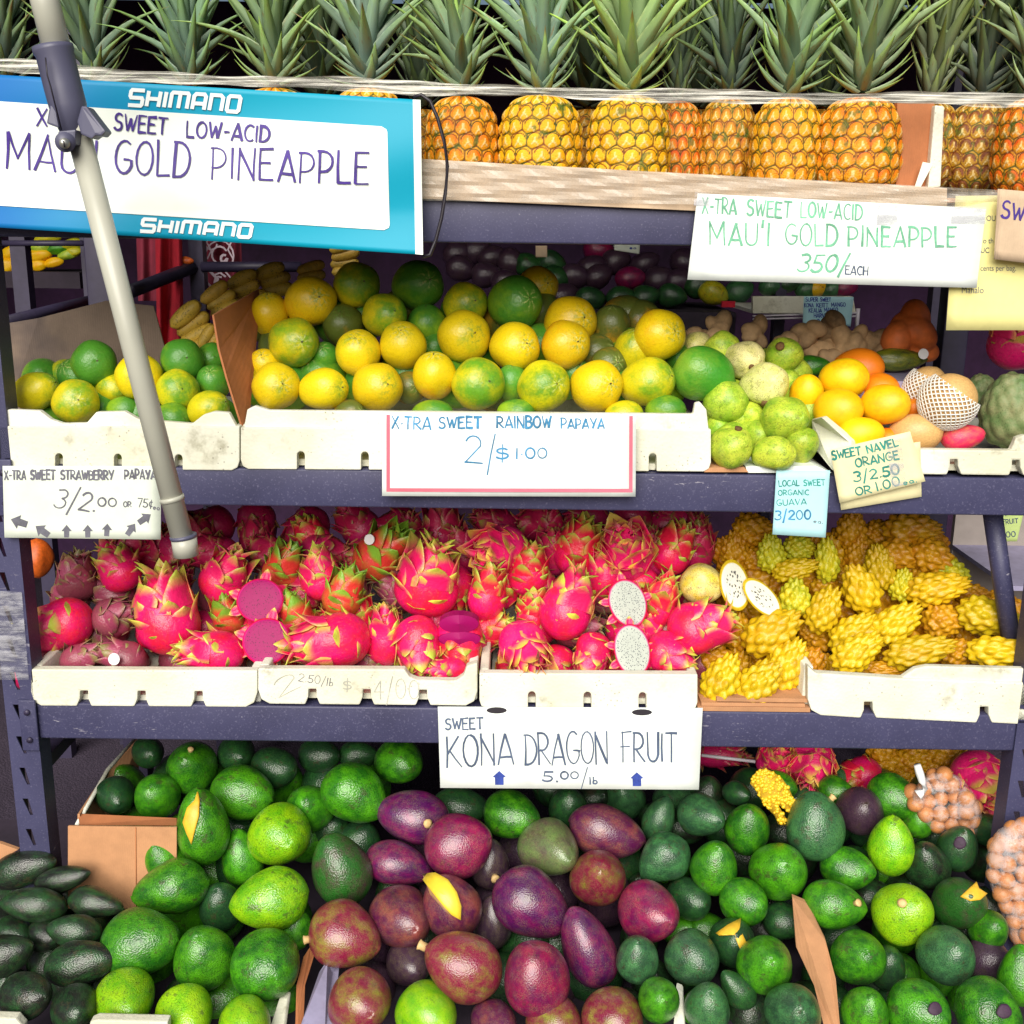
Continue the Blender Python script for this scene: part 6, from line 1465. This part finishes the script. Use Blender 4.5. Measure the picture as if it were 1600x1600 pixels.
# bags of brown fruit
def bag(label, cells, Y, r, film_pts, knot=None):
    root = empty('fruit_bag', U(film_pts[0][0], film_pts[0][1], Y), label, 'bag', 'clear bags of small brown fruit')
    me = SH['small', 0].copy(); me.materials.clear(); me.materials.append(MT['nut'])
    for i, (x, y) in enumerate(cells):
        p = U(x, y, Y + random.uniform(-.01, .02)); k = pxm(p) * r * random.uniform(.85, 1.12)
        child('nut', me, root, Matrix.Translation(p - root.location) @ Matrix.Rotation(random.uniform(0, 6), 4, 'X') @ Matrix.Diagonal((k, k, k * 1.05, 1)))
    n = len(film_pts); cx = sum(p[0] for p in film_pts) / n; cy = sum(p[1] for p in film_pts) / n; kk = pxm(U(cx, cy, Y)) * r
    vs = [U(cx, cy, Y - kk * 2.2)]; fs = []; dnn = dense(film_pts, 7); m = len(dnn)
    for k, d in ((.55, 2.1), (.9, 1.5), (1.04, .2), (.9, -1.2), (.4, -2)):
        for j, (x, y) in enumerate(dnn): vs.append(U(cx + (x - cx) * k, cy + (y - cy) * k, Y - kk * d + .003 * math.sin(j * 2.1 + k * 9)))
    for i in range(m): fs.append((0, 1 + (i + 1) % m, 1 + i))
    for q in range(4):
        for i in range(m): i2 = (i + 1) % m; fs.append((1 + q * m + i, 1 + q * m + i2, 1 + (q + 1) * m + i2, 1 + (q + 1) * m + i))
    worldmesh('film', vs, fs, MT['bagfilm'], root, True)
    if knot:
        tube('knot', [U(x, y, Y - kk * 1.8) for x, y in knot], .008, MT['sticker'], root, 10, rf=lambda t: (.9, 1.1, 1.0, .7, .9, 1.5)[min(5, int(t * 5.01))])
    return root
cells = [(1425, 1238), (1445, 1232), (1466, 1222), (1486, 1225), (1450, 1252), (1470, 1248), (1492, 1245), (1510, 1248), (1446, 1272), (1469, 1272), (1490, 1268), (1510, 1268), (1523, 1262), (1464, 1290), (1486, 1290), (1506, 1288), (1522, 1284), (1430, 1256), (1475, 1210), (1515, 1300), (1500, 1306), (1458, 1212)]
bag('clear knotted bag of small brown fruit below the yellow group', cells, .10, 12.5, [(1440, 1215), (1470, 1205), (1500, 1215), (1525, 1245), (1533, 1275), (1525, 1305), (1495, 1312), (1460, 1300), (1440, 1285), (1422, 1255)], [(1433, 1195), (1437, 1208), (1441, 1220), (1446, 1232), (1440, 1238), (1434, 1242)])
cells = [(x, y) for (x, y) in ((1582, 1296), (1600, 1292), (1565, 1312), (1580, 1318), (1556, 1322), (1600, 1316), (1555, 1344), (1575, 1350), (1598, 1340), (1552, 1368), (1572, 1375), (1598, 1366), (1565, 1396), (1585, 1392), (1602, 1392), (1572, 1415), (1592, 1418), (1584, 1440), (1602, 1440), (1590, 1462), (1604, 1462), (1620, 1330), (1622, 1356), (1622, 1384), (1620, 1412), (1620, 1440), (1596, 1480))]
bag('long clear bag of brown fruit at the right edge', cells, -.06, 13.5, [(1560, 1300), (1590, 1284), (1640, 1284), (1650, 1400), (1640, 1490), (1600, 1496), (1578, 1460), (1560, 1410), (1542, 1370), (1545, 1330)])

# ================================================================== background through the middle gap
FB = 1.8
B = empty('far_rack', (0, FB, 0), 'dark steel shelving rack standing behind the stall', 'rack')
for x0, x1, Y in ((18, 42, 1.1), (128, 145, 1.2), (142, 150, 1.21), (296, 318, 1.0), (1215, 1232, 1.3), (1462, 1482, 1.0)):
    p, q = U(x0, 420, Y), U(x1, 420, Y); box('upright', (p.x, Y, 0), (q.x, Y + .04, 2.1), MT['darksteel'], B)
for a, b, r in (((205, 455, .75), (300, 418, 1.0), .018), ((0, 505, .5), (168, 463, .95), .014), ((315, 417, 1.0), (470, 417, 1.0), .014), ((0, 380, 1.1), (130, 380, 1.1), .008)):
    tube('rail', [U(*a), U(*b)], r, MT['darksteel'], B, 8)
zf = U(900, 482, FB).z
box('shelf', (U(740, 480, FB).x, FB - .12, zf - .07), (U(1140, 480, FB).x, FB + .5, zf), MT['deck'], B)
ROWY = {}
for (x, y, cls) in [(x, y, c) for x, y, c in ((745, 392, 'v'), (770, 402, 'v'), (800, 410, 'v'), (826, 415, 'd'), (862, 412, 'd'), (868, 435, 'd'), (898, 432, 'v'), (925, 418, 'v'), (935, 432, 'v'), (935, 390, 'r'), (962, 408, 'v'), (985, 435, 'r'), (1008, 412, 'v'), (1030, 436, 'v'), (880, 462, 'v'), (922, 468, 'd'), (970, 466, 'd'), (1008, 464, 'd'), (1050, 462, 'd'), (1060, 440, 'v'), (1115, 458, 'h'), (1155, 456, 'b'), (1092, 446, 'd'), (1070, 410, 'v'), (720, 420, 'v'), (715, 395, 'v'), (850, 455, 'v'), (760, 430, 'v'), (790, 440, 'v'))]:
    c1, c2, b, look = PAL[cls]; o = ellip('avocado', 'oval', 'avocado', x, y, FB + (470 - y) * .004, 24, 20, random.uniform(-30, 30), 10); setcol(o, vary(c1), vary(c2), b); ROWY[o.name] = y  # dimness of the far rack is painted in with darker skins
FC = {}
BG = [o for o in bpy.data.objects if o.name.startswith('avocado') and 'label' not in o]
for i, o in enumerate(sorted(BG, key=lambda o: o.location.x)): rw = ('top', 'middle', 'low')[0 if ROWY[o.name] < 412 else (1 if ROWY[o.name] < 440 else 2)]; FC[rw] = FC.get(rw, -1) + 1; tag(o, f'small dim avocado, {ORD[FC[rw]]} from left in the {rw} row on the far rack', 'avocado', 'avocados on the far rack')
for i, (x, y, c) in enumerate(((1205, 448, 'b'), (1232, 444, 'd'), (1262, 454, 'b'), (1275, 452, 'o'), (1300, 452, 'b'), (1320, 450, 'r'))):
    c1, c2, b, look = PAL[c]; o = ellip('mango', 'oval', 'avocado', x, y, 1.32, 20, 14, 10, 5); setcol(o, c1, c2, b); tag(o, f'{look} mango, {ORD[i]} from left in the far foam tray', 'mango', 'mangoes in the far tray')
ft = empty('foam_tray', U(1230, 490, 1.2), 'dim white foam tray of mangoes on the far rack', 'foam tray')
slab('front_wall', [U(1176, 463, 1.2), U(1333, 463, 1.2), U(1338, 490, 1.2), U(1176, 490, 1.2)], (0, .02, 0), MT['foam'], ft, .003)
box('floor', (U(1176, 490, 1.2).x, 1.22, U(1176, 490, 1.2).z), (U(1336, 490, 1.2).x, 1.6, U(1176, 490, 1.2).z + .01), MT['foam'], ft)
wr = empty('wire_basket', U(1260, 500, 1.16), 'white wire basket edge under the far foam tray', 'basket')
tube('wire', [U(1176, 494, 1.16), U(1340, 489, 1.16)], .003, MT['wire'], wr, 6); tube('wire', [U(1176, 499, 1.16), U(1340, 494, 1.16)], .003, MT['wire'], wr, 6); tube('leg', [U(1341, 482, 1.16), U(1338, 520, 1.16)], .006, MT['wire'], wr, 6)
F, r = sign('mango_note', 1.10, [(1256, 463), (1334, 464), (1329, 510), (1254, 508)], 'bluenote', 'small pale blue note on the far tray with blue mango writing')
for s, x0, x1, y, h, sd in (('SUPER', 1259, 1278, 471, 6, 1), ('SWEET', 1282, 1298, 471, 6, 2), ('KONA', 1257, 1271, 480, 6, 3), ('KEITT', 1276, 1294, 480, 6, 4), ('MANGO', 1299, 1321, 479, 6, 5), ('KEALIA', 1264, 1284, 488, 6, 6), ('MANGO', 1288, 1309, 487, 6, 7), ('HARVEST', 1272, 1300, 496, 6, 8), ('3.00', 1277, 1293, 505, 6, 9)):
    text(F, s, x0, y, x1, y, h, 'ink_navy', r, 1.1, seed=60 + sd)
o = box('red_clip', tuple(U(1128, 480, 1.1)), tuple(U(1149, 471, 1.1) + Vector((0, .02, 0))), MT['redplastic']); tag(o, 'small red plastic clip on the far shelf edge', 'clip')
F, r = sign('far_tag', .95, [(959, 381), (1000, 382), (999, 397), (960, 391)], 'greypaper', 'small torn white tag hanging under the top shelf'); text(F, 'ea', 984, 389, 994, 389, 4, 'ink_navy', r, 1.0)
F, r = sign('far_tag', .95, [(837, 384), (855, 384), (855, 402), (837, 402)], 'tan', 'small brown tag hanging under the top shelf')
F, r = sign('fruit_note', .6, [(1564, 799), (1600, 799), (1589, 846), (1566, 846)], 'greennote', 'small green note at the right edge behind the slanted strut')
text(F, 'ET', 1565, 806, 1574, 806, 6, 'ink_dark', r, 1.1); text(F, 'FRUIT', 1567, 819, 1591, 817, 7, 'ink_dark', r, 1.1); text(F, '1.00', 1566, 840, 1587, 838, 8, 'ink_dark', r, 1.2)
cb = empty('display_case', U(1590, 860, .8), 'dim display case behind the right end of the third shelf', 'case')
box('shelf', (U(1555, 900, .8).x, .7, U(1555, 905, .8).z), (U(1640, 900, .8).x + .2, 1.1, U(1555, 898, .8).z), MT['lip'], cb)
box('back', (U(1555, 900, .8).x, 1.1, U(1555, 905, .8).z - .3), (U(1640, 900, .8).x + .2, 1.12, U(1555, 800, .8).z), MT['canvas'], cb)
# hanging red cloths
def cloth(label, px, Y, mat, prints=()):
    root = empty('hanging_cloth', U(px[0][0], px[0][1], Y), label, 'cloth'); (x0, y0), (x1, y1) = px
    sheet('cloth', plane_F(Y, lambda x, y: .018 * math.sin(x * .22) + .01 * math.sin(x * .09 + y * .02)), [(x0, y0), (x1, y0), (x1 + 4, y1), (x0 + 4, y1)], MT[mat], root, 24, 8, .002)
    if prints:
        F = plane_F(Y - .032)
        strokes_mesh('print', F, prints, 3.0, MT['whiteprint'], root)
    return root
cloth('bright red cloth hanging behind the pole', ((242, 340), (284, 560)), .95, 'redcloth')
cloth('dull red cloth hanging just right of the pole', ((212, 340), (244, 470)), 1.15, 'maroon')
pr = [arc(343, 400, 22, 24, 90, 400, 16), arc(343, 398, 12, 13, 30, 330, 12), arc(350, 404, 5, 6, 0, 300, 8), arc(330, 382, 9, 8, 0, 260, 9), [(322, 376), (330, 392), (324, 404)], [(362, 376), (356, 390), (364, 404)], [(328, 424), (340, 436), (334, 452), (322, 440), (320, 452)], [(352, 424), (362, 436), (360, 452), (352, 456)], [(334, 430), (344, 426), (352, 432)], arc(342, 440, 7, 8, 0, 300, 8), [(326, 458), (334, 452), (338, 460)]]
cloth('dark red cloth printed with a white swirling figure', ((318, 340), (376, 500)), 1.12, 'maroon', pr)
# bananas
def banana_me(): 
    pts = []; vs = []; fs = []; n = 12; seg = 8
    for i in range(n + 1):
        t = i / n; a = (t - .5) * 1.5; c = Vector((0, .5 * (1 - math.cos(a)) * 1.2, math.sin(a) * .72)); r = .24 * (abs(math.sin(math.pi * min(1, max(0, t * .92 + .04)))) ** .45) * (.35 if i in (0, n) else 1)
        d = Vector((0, math.sin(a), math.cos(a))); u = Vector((1, 0, 0)); v = d.cross(u)
        for k in range(seg): q = 2 * math.pi * k / seg; vs.append(c + u * (r * math.cos(q)) + v * (r * math.sin(q)))
    for i in range(n):
        for k in range(seg): k2 = (k + 1) % seg; fs.append((i * seg + k, i * seg + k2, (i + 1) * seg + k2, (i + 1) * seg + k))
    fs.append(tuple(range(seg))[::-1]); fs.append(tuple(range(n * seg, (n + 1) * seg))); me = mesh('banana', vs, fs, True); me.materials.append(MT['banana']); return me
BAN = banana_me()
def bunch(px, py, Y, s, n, col, label, rot=0):
    root = empty('banana_bunch', U(px, py, Y), label, 'bananas', 'banana bunches'); k = pxm(root.location) * s
    for i in range(n):
        q = (i - (n - 1) / 2); M = Matrix.Rotation(math.radians(rot), 4, 'Y') @ Matrix.Translation((q * k * .30, random.uniform(-.1, .1) * k, random.uniform(-.08, .08) * k)) @ Matrix.Rotation(q * .12, 4, 'Y') @ Matrix.Rotation(math.radians(180 + random.uniform(-15, 15)), 4, 'Z') @ Matrix.Scale(k, 4)
        c = child('banana', BAN, root, M); setcol(c, vary(col), vary((.30, .2, .03)), .4)
YB = (.62, .40, .05)
for x, y, Y, s, n, rot, lab in ((305, 515, .42, 58, 4, 60, 'yellow brown bananas left of the red brown divider'), (345, 470, .50, 50, 3, 60, 'banana bunch behind the divider, lowest of the back line'), (385, 450, .55, 50, 3, 70, 'banana bunch behind the divider, middle of the back line'), (430, 437, .58, 50, 3, 75, 'banana bunch above the orange papaya at left'), (335, 530, .36, 40, 3, 40, 'greenish banana bunch touching the divider edge'),
    (540, 405, .9, 44, 4, 80, 'dim banana bunch behind the top papayas'), (490, 432, .6, 44, 3, 80, 'dim banana bunch between the top papayas and the rail')): bunch(x, y, Y, s, n, YB, lab, rot)
for i, (x, y, c, rx, ry) in enumerate(((8, 415, 'o', 22, 14), (20, 395, 'o', 18, 12), (12, 432, 'l', 22, 9), (65, 385, 'l', 20, 10), (60, 398, 'o', 22, 11), (60, 414, 'o', 14, 9), (84, 410, 'o', 16, 8), (90, 388, 'g', 20, 9), (110, 382, 'h', 20, 9), (105, 398, 'l', 16, 8), (115, 393, 'h', 14, 8), (75, 372, 'h', 22, 10))):
    c1, c2, b, look = PAL[c]; o = ellip('star_fruit', 'bumpy', 'citrus', x, y, 1.8, rx, ry, 10, 5); setcol(o, c1, c2, b); tag(o, f'{look} fruit, {ORD[i]} in the dim heap far behind the left post', 'fruit', 'yellow fruit far left')
box('shelf', (U(-40, 440, 1.75).x, 1.75, U(0, 440, 1.75).z - .02), (U(125, 440, 1.75).x, 2.1, U(0, 424, 1.75).z), MT['deck'], B)
o = ellip('squash', 'bumpy', 'squash', 58, 872, .42, 24, 30, 0, 5); tag(o, 'orange ribbed fruit behind the left post under the arrow sign', 'squash')
o = ellip('mango', 'oval', 'squash', 291, 408, .98, 12, 7, 0, 5); tag(o, 'tiny orange fruit lying on the far rail right of the pole', 'fruit')

# things that would otherwise share a label are told apart by their place beside each other
_by = {}
for o in list(COL.objects):
    if o.parent is None and 'label' in o: _by.setdefault(o['label'], []).append(o)
for lab, os_ in _by.items():
    if len(os_) < 2: continue
    os_.sort(key=lambda o: o.matrix_basis.translation.x)
    names = {2: ['left', 'right'], 3: ['left', 'middle', 'right']}.get(len(os_)) or [ORD[k] for k in range(len(os_))]
    for k, o in zip(names, os_):
        w = lab.split()
        if len(w) >= 16: w = [q for q in w if q != 'the'][:15]
        o['label'] = k + ' ' + ' '.join(w)
